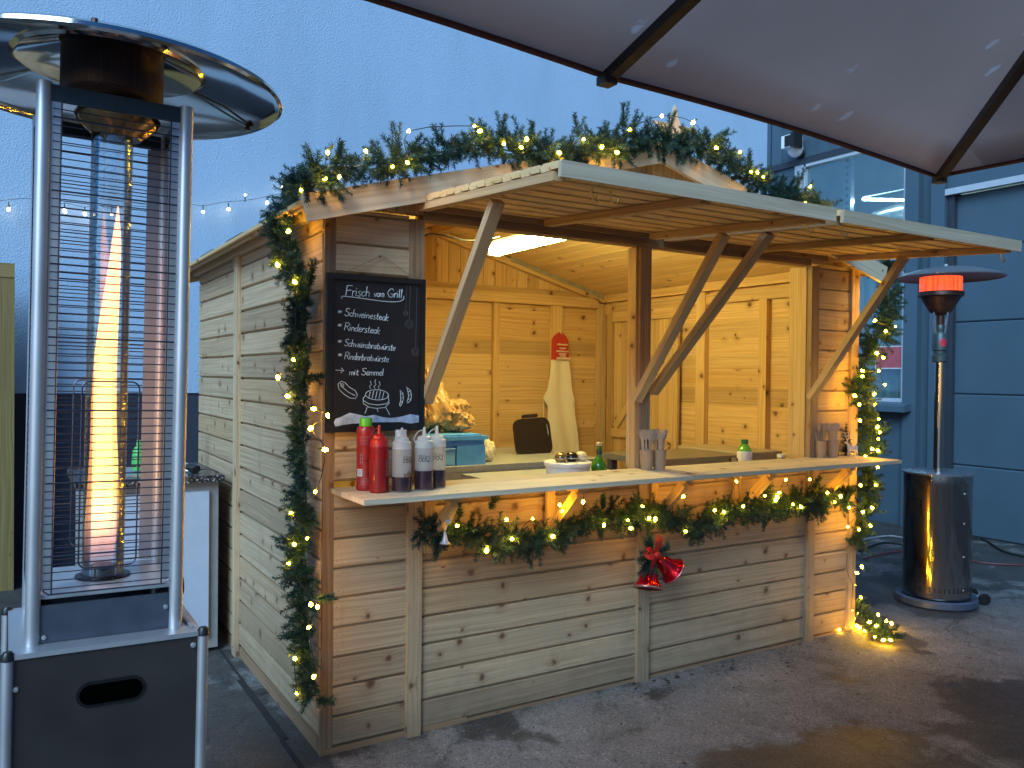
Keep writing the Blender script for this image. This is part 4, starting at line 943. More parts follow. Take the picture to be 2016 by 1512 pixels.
for x in (352, 372, 392, 412, 432): dl([(x+6, 803 if 360 < x < 430 else 808), (x-4, 848)])
dl([(340, 900), (328, 938)]); dl([(450, 898), (474, 940)]); dl([(398, 906), (404, 925)])
for x in (358, 385, 410): dl([(x, 790), (x-6, 775), (x+6, 765), (x-2, 745), (x+3, 735 if x == 385 else 750)], 0.001)
dl([(535, 792), (552, 810), (556, 840), (548, 868), (536, 888), (532, 880), (540, 850), (538, 820)], closed=True)
dl([(575, 772), (596, 790), (606, 820), (600, 850), (582, 866), (578, 856), (588, 830), (584, 800)], closed=True)
for y in (815, 840, 862): dl([(540, y), (552, y-6)], 0.0009)
for y in (800, 822, 845): dl([(586, y), (602, y-6)], 0.0009)
b.build('chalk_drawing', CH, cb)
b = MB(); top = [(150, 1000), (160, 978), (190, 965), (240, 938), (290, 946), (330, 955), (380, 944), (430, 955), (480, 958), (540, 948), (600, 930), (652, 936)]
bot = [(650, 975), (600, 985), (540, 978), (480, 982), (420, 985), (350, 990), (300, 998), (250, 1002), (200, 1012), (160, 1024)]
poly = [bp(*p) for p in top+bot]; A = [(u, -0.0285, v) for u, v in poly]; B_ = [(u, -0.0262, v) for u, v in poly]
b.face(A[::-1] if False else A); 
for i in range(len(A)): j = (i+1) % len(A); b.face([A[i], B_[i], B_[j], A[j]])
b.build('chalk_snow', plain('chalk_snow', (0.42, 0.52, 0.72), 0.8, var=0.3, nscale=35), cb)
b = MB()
for x, y0, y1, r in ((570, 175, 326, 14), (592, 180, 380, 24), (633, 178, 542, 22)):
    b.tube([fn(*bp(x, y0)), fn(*bp(x-4, y1))], 0.0006, 4)
    for s in (1, 0.5): b.tube([fn(*bp(*p)) for p in el(x-5, y1+r, r*s, r*s, n=14)], 0.0008, 4)
b.build('chalk_ornaments', CG, cb)
b = MB(); b.tube([(0.06, -0.025, 1.742), (0.215, -0.012, 1.822), (0.345, -0.025, 1.742)], 0.0013, 5); b.tube([(0.345, -0.022, 1.745), (0.37, -0.018, 1.765), (0.372, -0.016, 1.785)], 0.001, 5)
b.build('hanging_string', plain('twine', (0.25, 0.18, 0.1), 0.9), cb)

# ================================================================ CUPS WITH WOODEN FORKS
CUP = plain('brown_paper_cup', (0.44, 0.28, 0.17), 0.7, var=0.06); FORK = plain('birch_wood', (0.46, 0.32, 0.22), 0.6, var=0.12, nscale=60)
def fork_mesh(b, tines):
    L = 0.118; b.obox(Vector((0, 0, L/2)), Z, X, Y, L, 0.007, 0.0014)
    if tines:
        slab(b, (0, 0, L+0.012), X, Z, [(-0.0035, -0.012), (0.0035, -0.012), (0.0105, -0.002), (0.0115, 0.006), (-0.0115, 0.006), (-0.0105, -0.002)], 0.0014)
        for i in range(4): x = -0.0103+i*0.0069; b.obox(Vector((x, 0, L+0.029)), Z, X, Y, 0.0215, 0.0042, 0.0014)
    else:
        slab(b, (0, 0, L+0.022), X, Z, [(-0.0035, -0.022)]+[(0.011*math.sin(R(a))*1.0, -0.020*math.cos(R(a))) for a in range(30, 331, 20)]+[], 0.0014)
fm = {}
for kd in (0, 1):
    b = MB(); fork_mesh(b, kd); me_o = b.build('wooden_fork' if kd else 'wooden_spoon', FORK, local=True, loc=(0, 0, 0)); fm[kd] = me_o
used = {0: False, 1: False}
def cup(x, y, which, kinds, seed, lean=0.0):
    t = thing('paper_cup', which[0], 'cup', (x, y, HC), group='brown paper cutlery cups')
    b = MB(); b.lathe([(0, 0.002), (0.024, 0.002), (0.0235, 0), (0.0245, 0), (0.0322, 0.085), (0.0335, 0.0855), (0.0335, 0.088), (0.0315, 0.088), (0.024, 0.006), (0, 0.006)], 30)
    b.build('cup_wall', CUP, t, local=True)
    rd = random.Random(seed)
    for i in range(12):
        a = i*2.4; rr = 0.012+0.012*((i*0.618) % 1); kd = kinds(i)
        src = fm[kd]
        o = src if not used[kd] else src.copy()
        if used[kd]: COL.objects.link(o)
        used[kd] = True
        o.location = (x+rr*0.7*math.cos(a), y+rr*0.7*math.sin(a), HC+0.008+rd.uniform(0, 0.012)+0.004)
        o.rotation_euler = (-0.10*math.sin(a)+rd.uniform(-.03, .03), 0.10*math.cos(a)+rd.uniform(-.03, .03), rd.uniform(-0.6, 0.6)-0.3)
        o['label'] = ('wooden disposable fork' if kd else 'wooden disposable spoon')+' upright in the '+which[1]; o['category'] = 'fork' if kd else 'spoon'; o['group'] = ('wooden forks in the ' if kd else 'wooden spoons in the ')+which[1]
cup(1.47, -0.055, ('brown paper cup of wooden forks just left of its twin, before the middle post', 'left cup before the middle post'), lambda i: 1, 1)
cup(1.537, -0.065, ('brown paper cup of wooden forks on the right of its twin, before the middle post', 'right cup before the middle post'), lambda i: 1, 2)
cup(2.685, -0.03, ('brown paper cup of pale wooden spoons nearest the right post', 'left cup at the right post'), lambda i: 0, 3)
cup(2.757, -0.05, ('brown paper cup of pale wooden spoons between its twin and the reindeer', 'right cup at the right post'), lambda i: 0 if i % 2 else 1, 4)
# miniature tree and reindeer
mt_ = thing('miniature_fir', 'tiny dark blue green fir tree figure behind the reindeer at the right counter end', 'figurine', (2.905, -0.02, HC))
b = MB(); rd = random.Random(9); NEED = plain('tiny_fir_needles', (0.018, 0.03, 0.045), 0.6)
for i in range(9):
    z = 0.022+i*0.017; r = 0.045*(1-i/10)
    for k in range(int(26-2*i)):
        a = rd.uniform(0, 6.28); d_ = Vector((math.cos(a), math.sin(a), -0.25+rd.uniform(-.2, .35))); p = Vector((0, 0, z+0.01)); q = p+d_*r*rd.uniform(0.7, 1.1)
        s_ = Vector((-math.sin(a), math.cos(a), 0))*0.006; b.face([p-s_*.4, q-s_, q+s_+Vector((0, 0, 0.003)), p+s_*.4])
b.build('tree_crown', NEED, mt_, local=True)
b = MB(); b.lathe([(0, 0), (0.012, 0), (0.012, 0.008), (0.004, 0.01), (0.003, 0.16), (0.0, 0.185)], 12); b.build('tree_trunk', plain('bark', (0.06, 0.035, 0.02), 0.8), mt_, local=True)
def deer(label, loc, sc, rz, mat):
    t = thing('reindeer_figure', label, 'figurine', loc, rz, 'reindeer figures on the counter')
    b = MB()
    slab(b, (0, 0, 0.045), X, Z, [(-0.026, -0.008), (-0.018, -0.012), (0.018, -0.012), (0.028, -0.004), (0.028, 0.010), (0.022, 0.015), (-0.010, 0.012), (-0.022, 0.026), (-0.030, 0.036), (-0.040, 0.032), (-0.042, 0.026), (-0.032, 0.022), (-0.028, 0.008)], 0.009)
    for x, dx in ((-0.022, -0.003), (-0.014, 0.003), (0.016, -0.003), (0.025, 0.006)): b.tube([(x, 0, 0.036), (x+dx*0.5, 0, 0.02), (x+dx, 0, 0.0)], [0.0042, 0.0025, 0.0022], 6)
    b.build('deer_body', mat, t, local=True)
    for sg in (-1, 1):
        b = MB(); p0 = Vector((-0.030, 0, 0.080)); 
        b.tube([p0, p0+Vector((0.002+sg*0.006, sg*0.004, 0.014)), p0+Vector((sg*0.014, sg*0.006, 0.032)), p0+Vector((sg*0.009, sg*0.006, 0.048))], 0.0017, 5)
        for q, d_ in (((sg*0.010, sg*0.005, 0.022), (-sg*0.008, 0, 0.014)), ((sg*0.014, sg*0.006, 0.032), (sg*0.009, 0, 0.012))): b.tube([p0+Vector(q), p0+Vector(q)+Vector(d_)], 0.0013, 5)
        b.build('antler', mat, t, local=True)
    t.scale = (sc, sc, sc); return t
DW = plain('painted_wood_pale', (0.60, 0.52, 0.48), 0.6); DD = plain('brown_wood', (0.22, 0.14, 0.10), 0.6)
deer('pale painted reindeer figure standing in front of the tiny fir tree', (2.885, -0.075, HC), 1.0, -0.45, DW)
deer('darker brown reindeer figure half hidden between the cups and the pale reindeer', (2.835, -0.01, HC), 1.05, -0.5, DD)
# ================================================================ TALL FLAME HEATER (left foreground)
M['alu'] = plain('satin_aluminium', (0.60, 0.59, 0.62), 0.42, metal=0.75, var=0.05, nscale=8)
def steel_box_mat():
    mt, n, l, bs = newmat('brown_brushed_steel'); tc = N(n, 'ShaderNodeTexCoord')
    mp = N(n, 'ShaderNodeMapping'); mp.inputs['Scale'].default_value = (4, 4, 260); l.new(tc.outputs['Object'], mp.inputs[0])
    a = N(n, 'ShaderNodeTexNoise', i_Scale=1.0, i_Detail=3.0); l.new(mp.outputs[0], a.inputs['Vector'])
    a2 = N(n, 'ShaderNodeTexNoise', i_Scale=5.0, i_Detail=5.0); l.new(tc.outputs['Object'], a2.inputs['Vector'])
    rp = ramp(n, [(0.3, (0.065, 0.054, 0.053)), (0.7, (0.105, 0.088, 0.084))]); l.new(a2.outputs[0], rp.inputs[0]); l.new(rp.outputs[0], bs.inputs['Base Color'])
    bs.inputs['Metallic'].default_value = 0.7; bs.inputs['Roughness'].default_value = 0.42
    bump(n, l, a.outputs[0], bs, 0.12, 0.001); return mt
M['boxsteel'] = steel_box_mat()
M['chrome'] = plain('polished_reflector', (0.62, 0.60, 0.57), 0.10, metal=1.0, var=0.06, nscale=6)
M['burnt'] = plain('heat_stained_steel', (0.085, 0.045, 0.035), 0.42, metal=0.6, var=0.4, nscale=14)
M['bronze'] = plain('heat_tinted_bowl', (0.48, 0.30, 0.15), 0.18, metal=1.0, var=0.3, nscale=12)
hx0, hx1, hy0, hy1, hz = -0.977, -0.555, -0.70, -0.28, 0.735
ht = thing('flame_heater', 'tall square patio heater with a gas flame in a glass tube under a mirrored reflector', 'patio heater', (-0.766, -0.49, 0))
b = MB(); b.box(hx0+0.012, hx1-0.012, hy0, hy0+0.012, 0.03, hz-0.012); b.box(hx0+0.012, hx1-0.012, hy1-0.012, hy1, 0.03, hz-0.012)
b.box(hx0, hx0+0.0115, hy0+0.012, hy1-0.012, 0.03, hz-0.012); b.box(hx1-0.0115, hx1, hy0+0.012, hy1-0.012, 0.03, hz-0.012)
bxp = b.build('gas_cabinet', M['boxsteel'], ht)
b = MB(); b.box(hx0+0.002, hx1-0.002, hy0-0.006, hy1+0.006, hz-0.0115, hz, 'x'); b.build('cabinet_top', M['alu'], ht, bevel=0.004)
for xx in (hx0, hx1):
    for yy in (hy0, hy1):
        b = MB(); b.tube([(xx, yy, 0.02), (xx, yy, hz-0.012)], 0.013, 14); cpn = b.build('corner_tube', M['alu'], ht)
        b = MB(); b.lathe([(0.0, 0.014), (0.009, 0.012), (0.014, 0.005), (0.0145, -0.008), (0.0135, -0.0081)], 16, (xx, yy, hz-0.004)); b.build('end_cap', M['black_pl'], cpn)
b = MB(); slab(b, (-0.763, hy0-0.001, 0.617), (X*0.999+Z*0.0), Z, rrect(0.150, 0.060, 0.0299, 8), 0.006)
hd = b.build('recessed_handle', plain('matt_black_rim', (0.010, 0.010, 0.011), 0.7, spec=0.15), ht, bevel=0.002)
b = MB(); slab(b, (-0.763, hy0-0.0045, 0.617), X, Z, rrect(0.136, 0.046, 0.0229, 8), 0.002); b.build('grip_recess', plain('deep_black', (0.001, 0.001, 0.001), 1.0, spec=0.0), hd)
b = MB(); b.box(hx0+0.0, hx1, hy0+0.01, hy1-0.01, 0.0, 0.0299); b.build('base_plate', M['black_pl'], ht)
for xx, zz in ((-0.960, 0.655), (-0.578, 0.70), (-0.578, 0.20), (-0.960, 0.2)):
    b = MB(); b.lathe([(0.007, 0), (0.0055, 0.004), (0, 0.0048)], 12); b.xf(Matrix.Translation((xx, hy0, zz)) @ Matrix.Rotation(R(90), 4, 'X')); b.build('screw', M['alu'], ht)
PX0, PX1, PY0, PY1, PT = -0.928, -0.612, -0.64, -0.325, 2.06
for xx, yy in ((PX0, PY0), (PX1, PY0), (PX0, PY1), (PX1, PY1)):
    b = MB(); b.tube([(xx, yy, hz), (xx, yy, PT)], 0.0165, 18); b.build('frame_tube', M['alu'], ht)
    sx = 1 if xx == PX0 else -1; sy = 1 if yy == PY0 else -1
    b = MB(); b.box(min(xx+sx*0.016, xx+sx*0.038), max(xx+sx*0.016, xx+sx*0.038), yy-0.001*sy-0.001, yy-0.001*sy+0.001, 0.86, 2.03, 'z'); b.build('flat_strip', M['alu'], ht)
b = MB(); b.box(PX1-0.048, PX1-0.016, PY1-0.004, PY1+0.001, 0.85, 2.015, 'z'); b.box(PX1-0.005, PX1+0.0, PY1-0.05, PY1-0.016, 0.85, 2.015, 'z'); b.build('inner_pillar', M['alu'], ht)
# skirt and platform
b = MB(); zk0, zk1 = hz+0.002, 0.825
b.box(PX0+0.016, PX1-0.016, PY0-0.004, PY0+0.003, zk0, zk1); b.box(PX0+0.016, PX1-0.016, PY1-0.003, PY1+0.004, zk0, zk1)
b.box(PX0-0.004, PX0+0.003, PY0+0.016, PY1-0.016, zk0, zk1); b.box(PX1-0.003, PX1+0.004, PY0+0.016, PY1-0.016, zk0, zk1)
b.build('skirt_panel', plain('dark_blue_steel', (0.10, 0.115, 0.15), 0.38, metal=0.5), ht)
for xx in (PX0+0.024, PX1-0.024):
    b = MB(); b.lathe([(0.006, 0), (0.005, 0.004), (0, 0.0048)], 12); b.xf(Matrix.Translation((xx, PY0-0.004, 0.75 if xx < -0.8 else 0.79)) @ Matrix.Rotation(R(90), 4, 'X')); b.build('screw', M['alu'], ht)
b = MB(); b.box(PX0+0.004, PX1-0.004, PY0+0.004, PY1-0.004, 0.838, 0.848, 'x'); b.build('burner_plate', plain('pale_burner_plate', (0.60, 0.62, 0.66), 0.3, metal=0.5), ht, bevel=0.002)
FXC, FYC = -0.766, -0.483
b = MB(); b.lathe([(0.066, 0.0), (0.066, 0.004), (0.030, 0.0045)], 36, (FXC, FYC, 0.8485)); b.lathe([(0.030, 0.0045), (0.030, 0.03), (0.0, 0.03)], 24, (FXC, FYC, 0.8485)); b.build('burner_ring', plain('dark_burner', (0.03, 0.03, 0.035), 0.3, metal=0.8), ht)
# guard grilles
wire = plain('dark_grille_wire', (0.085, 0.085, 0.12), 0.32, metal=0.7)
def grille(p0, p1):
    p0, p1 = Vector(p0), Vector(p1); b = MB(); z = 0.865; i = 0
    while z < 2.01:
        th = 0.0022 if i % 9 == 4 else 0.0014
        b.tube([p0+Z*z, p1+Z*z], th, 5); z += 0.0192; i += 1
    d = (p1-p0).normalized()
    for q in (p0+d*0.018, p1-d*0.018): b.tube([q+Z*0.85, q+Z*2.02], 0.002, 5)
    fr = [p0+Z*0.848+d*0.01, p1+Z*0.848-d*0.01]
    b.tube([p0+Z*0.862, p0+Z*0.852+d*0.012, p1+Z*0.852-d*0.012, p1+Z*0.862], 0.0022, 5)
    b.build('guard_grille', wire, ht)
e_ = 0.019
grille((PX0+e_, PY0-0.012, 0), (PX1-e_, PY0-0.012, 0)); grille((PX0+e_, PY1+0.012, 0), (PX1-e_, PY1+0.012, 0))
grille((PX0-0.012, PY0+e_, 0), (PX0-0.012, PY1-e_, 0)); grille((PX1+0.012, PY0+e_, 0), (PX1+0.012, PY1-e_, 0))
for yy, dx in ((PY0+0.012, 0.0), (PY1-0.012, 0.0)):
    b = MB(); pts = [(-0.770+p[0], yy, 1.130+p[1]) for p in rrect(0.128, 0.455, 0.018, 4)]
    b.tube(pts, 0.0022, 6, closed=True)
    b.tube([(-0.770-0.064, yy, 1.02), (PX0+0.02, yy, 1.02)], 0.0015, 5)
    b.build('access_frame', wire, ht)
# glass tube and flame
GT = glassy('heater_glass', (0.98, 0.98, 0.98), 0.96, 0.06)
b = MB(); b.lathe([(0.050, 0.853), (0.050, 2.0)], 40, (FXC, FYC, 0)); b.lathe([(0.0475, 2.0), (0.0475, 0.853)], 40, (FXC, FYC, 0)); b.build('glass_tube', GT, ht)
def flame_mat(name, col_stops, str_stops, al_stops):
    mt, n, l, bs = newmat(name); n.remove(bs)
    tc = N(n, 'ShaderNodeTexCoord'); sp = N(n, 'ShaderNodeSeparateXYZ'); l.new(tc.outputs['Generated'], sp.inputs[0])
    mp = N(n, 'ShaderNodeMapping'); mp.inputs['Scale'].default_value = (70, 70, 3); l.new(tc.outputs['Object'], mp.inputs[0])
    nz = N(n, 'ShaderNodeTexNoise', i_Scale=1.0, i_Detail=3.0); l.new(mp.outputs[0], nz.inputs['Vector'])
    c = ramp(n, col_stops); l.new(sp.outputs[2], c.inputs[0])
    s = ramp(n, [(p, (v, v, v)) for p, v in str_stops]); l.new(sp.outputs[2], s.inputs[0])
    a = ramp(n, [(p, (v, v, v)) for p, v in al_stops]); l.new(sp.outputs[2], a.inputs[0])
    em = N(n, 'ShaderNodeEmission'); l.new(c.outputs[0], em.inputs[0]); l.new(mth(n, l, 'MULTIPLY', s.outputs[0], 10.0), em.inputs[1])
    tr = N(n, 'ShaderNodeBsdfTransparent'); m1 = N(n, 'ShaderNodeMixShader')
    f = mth(n, l, 'MULTIPLY', a.outputs[0], mth(n, l, 'ADD', mth(n, l, 'MULTIPLY', nz.outputs[0], 1.8), 0.05), True)
    l.new(f, m1.inputs[0]); l.new(tr.outputs[0], m1.inputs[1]); l.new(em.outputs[0], m1.inputs[2]); l.new(m1.outputs[0], n['Material Output'].inputs[0]); return mt
FO = flame_mat('flame_outer', [(0, (0.8, 0.35, 0.30)), (0.2, (1, 0.42, 0.10)), (0.6, (1, 0.36, 0.09)), (1, (1, 0.34, 0.20))], [(0, 0.04), (0.15, 0.20), (0.5, 0.24), (1, 0.18)], [(0, 0.04), (0.12, 0.25), (0.6, 0.42), (0.85, 0.5), (1, 0.35)])
FI = flame_mat('flame_core', [(0, (1, 0.45, 0.22)), (0.2, (1, 0.50, 0.07)), (0.5, (1, 0.48, 0.07)), (1, (1, 0.36, 0.12))], [(0, 0.05), (0.12, 0.40), (0.5, 0.42), (0.8, 0.20), (1, 0.08)], [(0, 0.03), (0.12, 0.6), (0.6, 0.75), (0.9, 0.35), (1, 0.1)])
def flame(b, k, z0, z1, wob):
    V = []; n_ = 16; m_ = 30; F = []
    for i in range(m_+1):
        t = i/m_; z = z0+(z1-z0)*t
        kk = ((0, .85), (.10, 1.0), (.25, 1.0), (.45, .88), (.6, .66), (.75, .48), (.9, .32), (1, .02)); w = 0
        for (a0, b0), (a1, b1) in zip(kk, kk[1:]):
            if a0 <= t <= a1: w = b0+(b1-b0)*(t-a0)/(a1-a0)
        w = k*w*(1+0.09*math.sin(t*11+wob))+0.0006
        cx = -0.780+0.026*t+0.006*math.sin(t*8+wob); cy = FYC+0.004*math.sin(t*7+2*wob)
        for j in range(n_):
            a = 2*math.pi*j/n_; V.append((cx+w*math.cos(a), cy+w*math.sin(a)*0.8, z))
    for i in range(m_):
        for j in range(n_): F.append((i*n_+j, i*n_+(j+1) % n_, (i+1)*n_+(j+1) % n_, (i+1)*n_+j))
    b.mesh(V, F, 0.5, True)
b = MB(); flame(b, 0.036, 0.875, 1.82, 0.4); fo = b.build('flame', FO, ht); b = MB(); flame(b, 0.029, 0.90, 1.78, 0.8); b.build('flame_mantle', FO, fo)
b = MB(); flame(b, 0.0215, 0.94, 1.70, 0.4); b.build('flame_core', FI, fo)
# head
b = MB(); b.box(PX0+0.014, PX1-0.014, PY0-0.006, PY0+0.006, 2.018, 2.056); b.box(PX0+0.014, PX1-0.014, PY1-0.006, PY1+0.006, 2.018, 2.056); b.box(PX0-0.006, PX0+0.006, PY0+0.014, PY1-0.014, 2.018, 2.056); b.box(PX1-0.006, PX1+0.006, PY0+0.014, PY1-0.014, 2.018, 2.056)
b.build('top_frame', plain('blue_black_steel', (0.05, 0.06, 0.07), 0.35, metal=0.5), ht)
b = MB(); b.lathe([(0.0, 1.992), (0.055, 1.992), (0.060, 1.998), (0.088, 2.020), (0.103, 2.040), (0.104, 2.046), (0.094, 2.060), (0.088, 2.072), (0.0, 2.073)], 48, (FXC+0.012, FYC, 0)); b.build('burner_bowl', M['bronze'], ht)
def perf():
    mt, n, l, bs = newmat('perforated_screen'); tc = N(n, 'ShaderNodeTexCoord')
    v = N(n, 'ShaderNodeTexVoronoi', i_Scale=170.0, i_Randomness=0.12); l.new(tc.outputs['Object'], v.inputs['Vector'])
    rp = ramp(n, [(0.30, (0.004, 0.003, 0.003)), (0.36, (0.075, 0.040, 0.036))]); l.new(v.outputs['Distance'], rp.inputs[0]); l.new(rp.outputs[0], bs.inputs['Base Color']); bs.inputs['Roughness'].default_value = 0.5; bs.inputs['Metallic'].default_value = 0.3
    return mt
b = MB(); b.lathe([(0.10, 2.082), (0.116, 2.09), (0.122, 2.10), (0.122, 2.212), (0.115, 2.222), (0.0, 2.225)], 56, (FXC-0.002, FYC, 0), cap0=True); b.build('emitter_screen', perf(), ht)
rc = (FXC-0.005, FYC+0.02, 2.120); RS = 0.935; b = MB()
b.lathe([(0.427, -0.004), (0.433, 0.0), (0.429, 0.008), (0.412, 0.018), (0.32, 0.046), (0.232, 0.064), (0.222, 0.058), (0.212, 0.066), (0.12, 0.098), (0.0, 0.112)], 96, rc)
b.lathe([(0.0, 0.116), (0.12, 0.102), (0.214, 0.071), (0.32, 0.051), (0.412, 0.023), (0.433, 0.011), (0.4355, 0.001), (0.427, -0.004)], 96, rc)
rf = b.build('reflector', M['chrome'], ht)
for a in (20, 140, 260):
    b = MB(); b.tube([(rc[0]+0.235*math.cos(R(a)), rc[1]+0.235*math.sin(R(a)), rc[2]+0.060), (rc[0]+0.412*math.cos(R(a)), rc[1]+0.412*math.sin(R(a)), rc[2]+0.012)], 0.0035, 6)
    b.build('reflector_seam', M['chrome'], rf)
for a in (20, 140, 260):
    b = MB(); b.tube([(rc[0]+0.412*math.cos(R(a)), rc[1]+0.412*math.sin(R(a)), rc[2]+0.002), (rc[0]+0.412*math.cos(R(a)), rc[1]+0.412*math.sin(R(a)), rc[2]+0.026)], 0.007, 8); b.build('wing_nut', plain('dark_red_nut', (0.10, 0.03, 0.02), 0.4) if a == 20 else bpy.data.materials['dark_red_nut'], rf)
b = MB(); b.tube([(PX1+0.012, PY0+0.16, 0.80), (PX1+0.045, PY0+0.16, 0.80)], 0.024, 20); b.build('control_knob', M['black_pl'], ht)
b = MB(); b.tube([(hx1-0.02, hy0+0.02, hz+0.004), (hx1-0.05, hy1-0.05, hz+0.004)], 0.004, 5); b.build('lid_edge', M['alu'], ht)
ht.rotation_euler = (0, R(0.9), 0)

# ================================================================ MUSHROOM HEATER (right background)
mh = thing('mushroom_heater', 'stainless mushroom patio heater with a glowing orange burner before the grey hall', 'patio heater', (3.965, 0.10, 0), -0.55)
b = MB(); b.lathe([(0.0, 0.045), (0.196, 0.045), (0.206, 0.05), (0.226, 0.055), (0.235, 0.045), (0.236, 0.012), (0.230, 0.004), (0, 0.004)], 56); b.build('base_disc', plain('blue_grey_base', (0.10, 0.13, 0.20), 0.4, metal=0.5), mh, local=True)
M['inox_m'] = plain('mirror_stainless', (0.36, 0.33, 0.315), 0.10, metal=1.0, var=0.06, nscale=3)
b = MB(); b.lathe([(0.193, 0.055), (0.193, 0.74), (0.1945, 0.745), (0.1945, 0.80)], 64); hb = b.build('tank_housing', M['inox_m'], mh, local=True)
b = MB(); b.lathe([(0.1945, 0.80), (0.206, 0.803), (0.207, 0.812), (0.20, 0.816), (0.0, 0.822)], 56); b.build('housing_lid', plain('lid_steel', (0.45, 0.50, 0.56), 0.25, metal=0.9), mh, local=True)
for a in range(20):
    an = R(200+a*8); b = MB(); c = Vector((0.1935*math.cos(an), 0.1935*math.sin(an), 0.115)); tn = Vector((-math.sin(an), math.cos(an), 0)); rd_ = Vector((math.cos(an), math.sin(an), 0))
    b.obox(c, Z, tn, rd_, 0.030, 0.006, 0.002); b.build('vent_slot', M['black_pl'], hb, local=True)
b = MB()
for i in range(7):
    an0 = R(184+i*4.6); an1 = R(184+(i+1)*4.6)
    r_ = 0.1955; b.face([(r_*math.cos(an0), r_*math.sin(an0), 0.555), (r_*math.cos(an1), r_*math.sin(an1), 0.555), (r_*math.cos(an1), r_*math.sin(an1), 0.65), (r_*math.cos(an0), r_*math.sin(an0), 0.65)])
b.build('hand_hole', M['black_pl'], hb, local=True)
for z in (0.12, 0.32, 0.52, 0.70):
    an = R(290); b = MB(); b.ico((0.195*math.cos(an), 0.195*math.sin(an), z), 0.006, 1); b.build('rivet', M['galv'], hb, local=True)
b = MB(); b.lathe([(0.027, 0.82), (0.027, 1.49)], 24); b.build('pole', M['inox_m'], mh, local=True)
b = MB(); b.lathe([(0.034, 1.49), (0.045, 1.495), (0.045, 1.53), (0.036, 1.54), (0.036, 1.56), (0.044, 1.565), (0.044, 1.66), (0.03, 1.68), (0.034, 1.70), (0.026, 1.72)], 24); b.build('valve_housing', plain('dark_teal_metal', (0.05, 0.08, 0.09), 0.4, metal=0.4), mh, local=True)
b = MB()
for i in range(6):
    an0 = R(238+i*10); an1 = R(248+i*10); r_ = 0.0455; h0 = 0.024*math.sin(math.pi*(i+.0)/6)+.004; h1 = 0.024*math.sin(math.pi*(i+1)/6)+.004
    b.face([(r_*math.cos(an0), r_*math.sin(an0), 1.61-h0), (r_*math.cos(an1), r_*math.sin(an1), 1.61-h1), (r_*math.cos(an1), r_*math.sin(an1), 1.61+h1), (r_*math.cos(an0), r_*math.sin(an0), 1.61+h0)])
b.build('red_label', plain('red_label_paint', (0.45, 0.02, 0.05), 0.5), mh, local=True)
for a in (20, 110, 200, 290):
    b = MB(); b.beam((0.035*math.cos(R(a)), 0.035*math.sin(R(a)), 1.66), (0.055*math.cos(R(a)), 0.055*math.sin(R(a)), 1.80), 0.012, 0.003, (math.cos(R(a)), math.sin(R(a)), 0)); b.build('support_strut', M['galv'], mh, local=True)
b = MB(); b.lathe([(0.022, 1.70), (0.022, 1.78), (0.06, 1.80), (0.085, 1.84), (0.115, 1.892), (0.130, 1.898), (0.130, 1.92), (0.127, 1.925)], 40); b.build('burner_funnel', M['burnt'], mh, local=True)
def glow():
    mt, n, l, bs = newmat('glowing_burner_mesh'); tc = N(n, 'ShaderNodeTexCoord'); mp = N(n, 'ShaderNodeMapping'); mp.inputs['Scale'].default_value = (55, 55, 6); l.new(tc.outputs['Object'], mp.inputs[0])
    a = N(n, 'ShaderNodeTexNoise', i_Scale=1.0, i_Detail=3.0); l.new(mp.outputs[0], a.inputs['Vector'])
    rp = ramp(n, [(0.30, (0.45, 0.022, 0.008)), (0.6, (1.0, 0.065, 0.015))]); l.new(a.outputs[0], rp.inputs[0]); l.new(rp.outputs[0], bs.inputs['Emission Color']); bs.inputs['Emission Strength'].default_value = 0.95; bs.inputs['Base Color'].default_value = (0.2, 0.03, 0.02, 1); return mt
b = MB(); b.lathe([(0.119, 1.925), (0.119, 2.015)], 48); b.build('burner_mesh', glow(), mh, local=True)
b = MB(); b.lathe([(0.30, 2.018), (0.31, 2.012), (0.313, 2.018), (0.28, 2.036), (0.20, 2.060), (0.12, 2.076), (0.04, 2.084), (0.0, 2.085)], 64, (0.06, 0.02, 0)); b.lathe([(0.0, 2.079), (0.12, 2.070), (0.20, 2.054), (0.28, 2.030), (0.305, 2.018), (0.30, 2.018)], 64, (0.06, 0.02, 0)); b.build('reflector', plain('painted_reflector', (0.28, 0.30, 0.34), 0.32, metal=0.6, var=0.05), mh, local=True)
b = MB(); b.lathe([(0.012, 2.083), (0.012, 2.097), (0, 2.101)], 12, (0.03, 0, 0)); b.build('top_nut', M['galv'], mh, local=True)
for dy in (-0.05, 0.05):
    b = MB(); b.tube([(0.268, dy*1.4-0.0, 0.034), (0.268, dy*1.4+0.022, 0.034)], 0.034, 20); b.build('wheel', M['black_pl'], mh, local=True)
b = MB(); b.tube([(0.22, 0, 0.034), (0.268, 0, 0.034)], 0.010, 8); b.tube([(0.268, -0.07, 0.034), (0.268, 0.07, 0.034)], 0.006, 8); b.build('wheel_axle', M['galv'], mh, local=True)

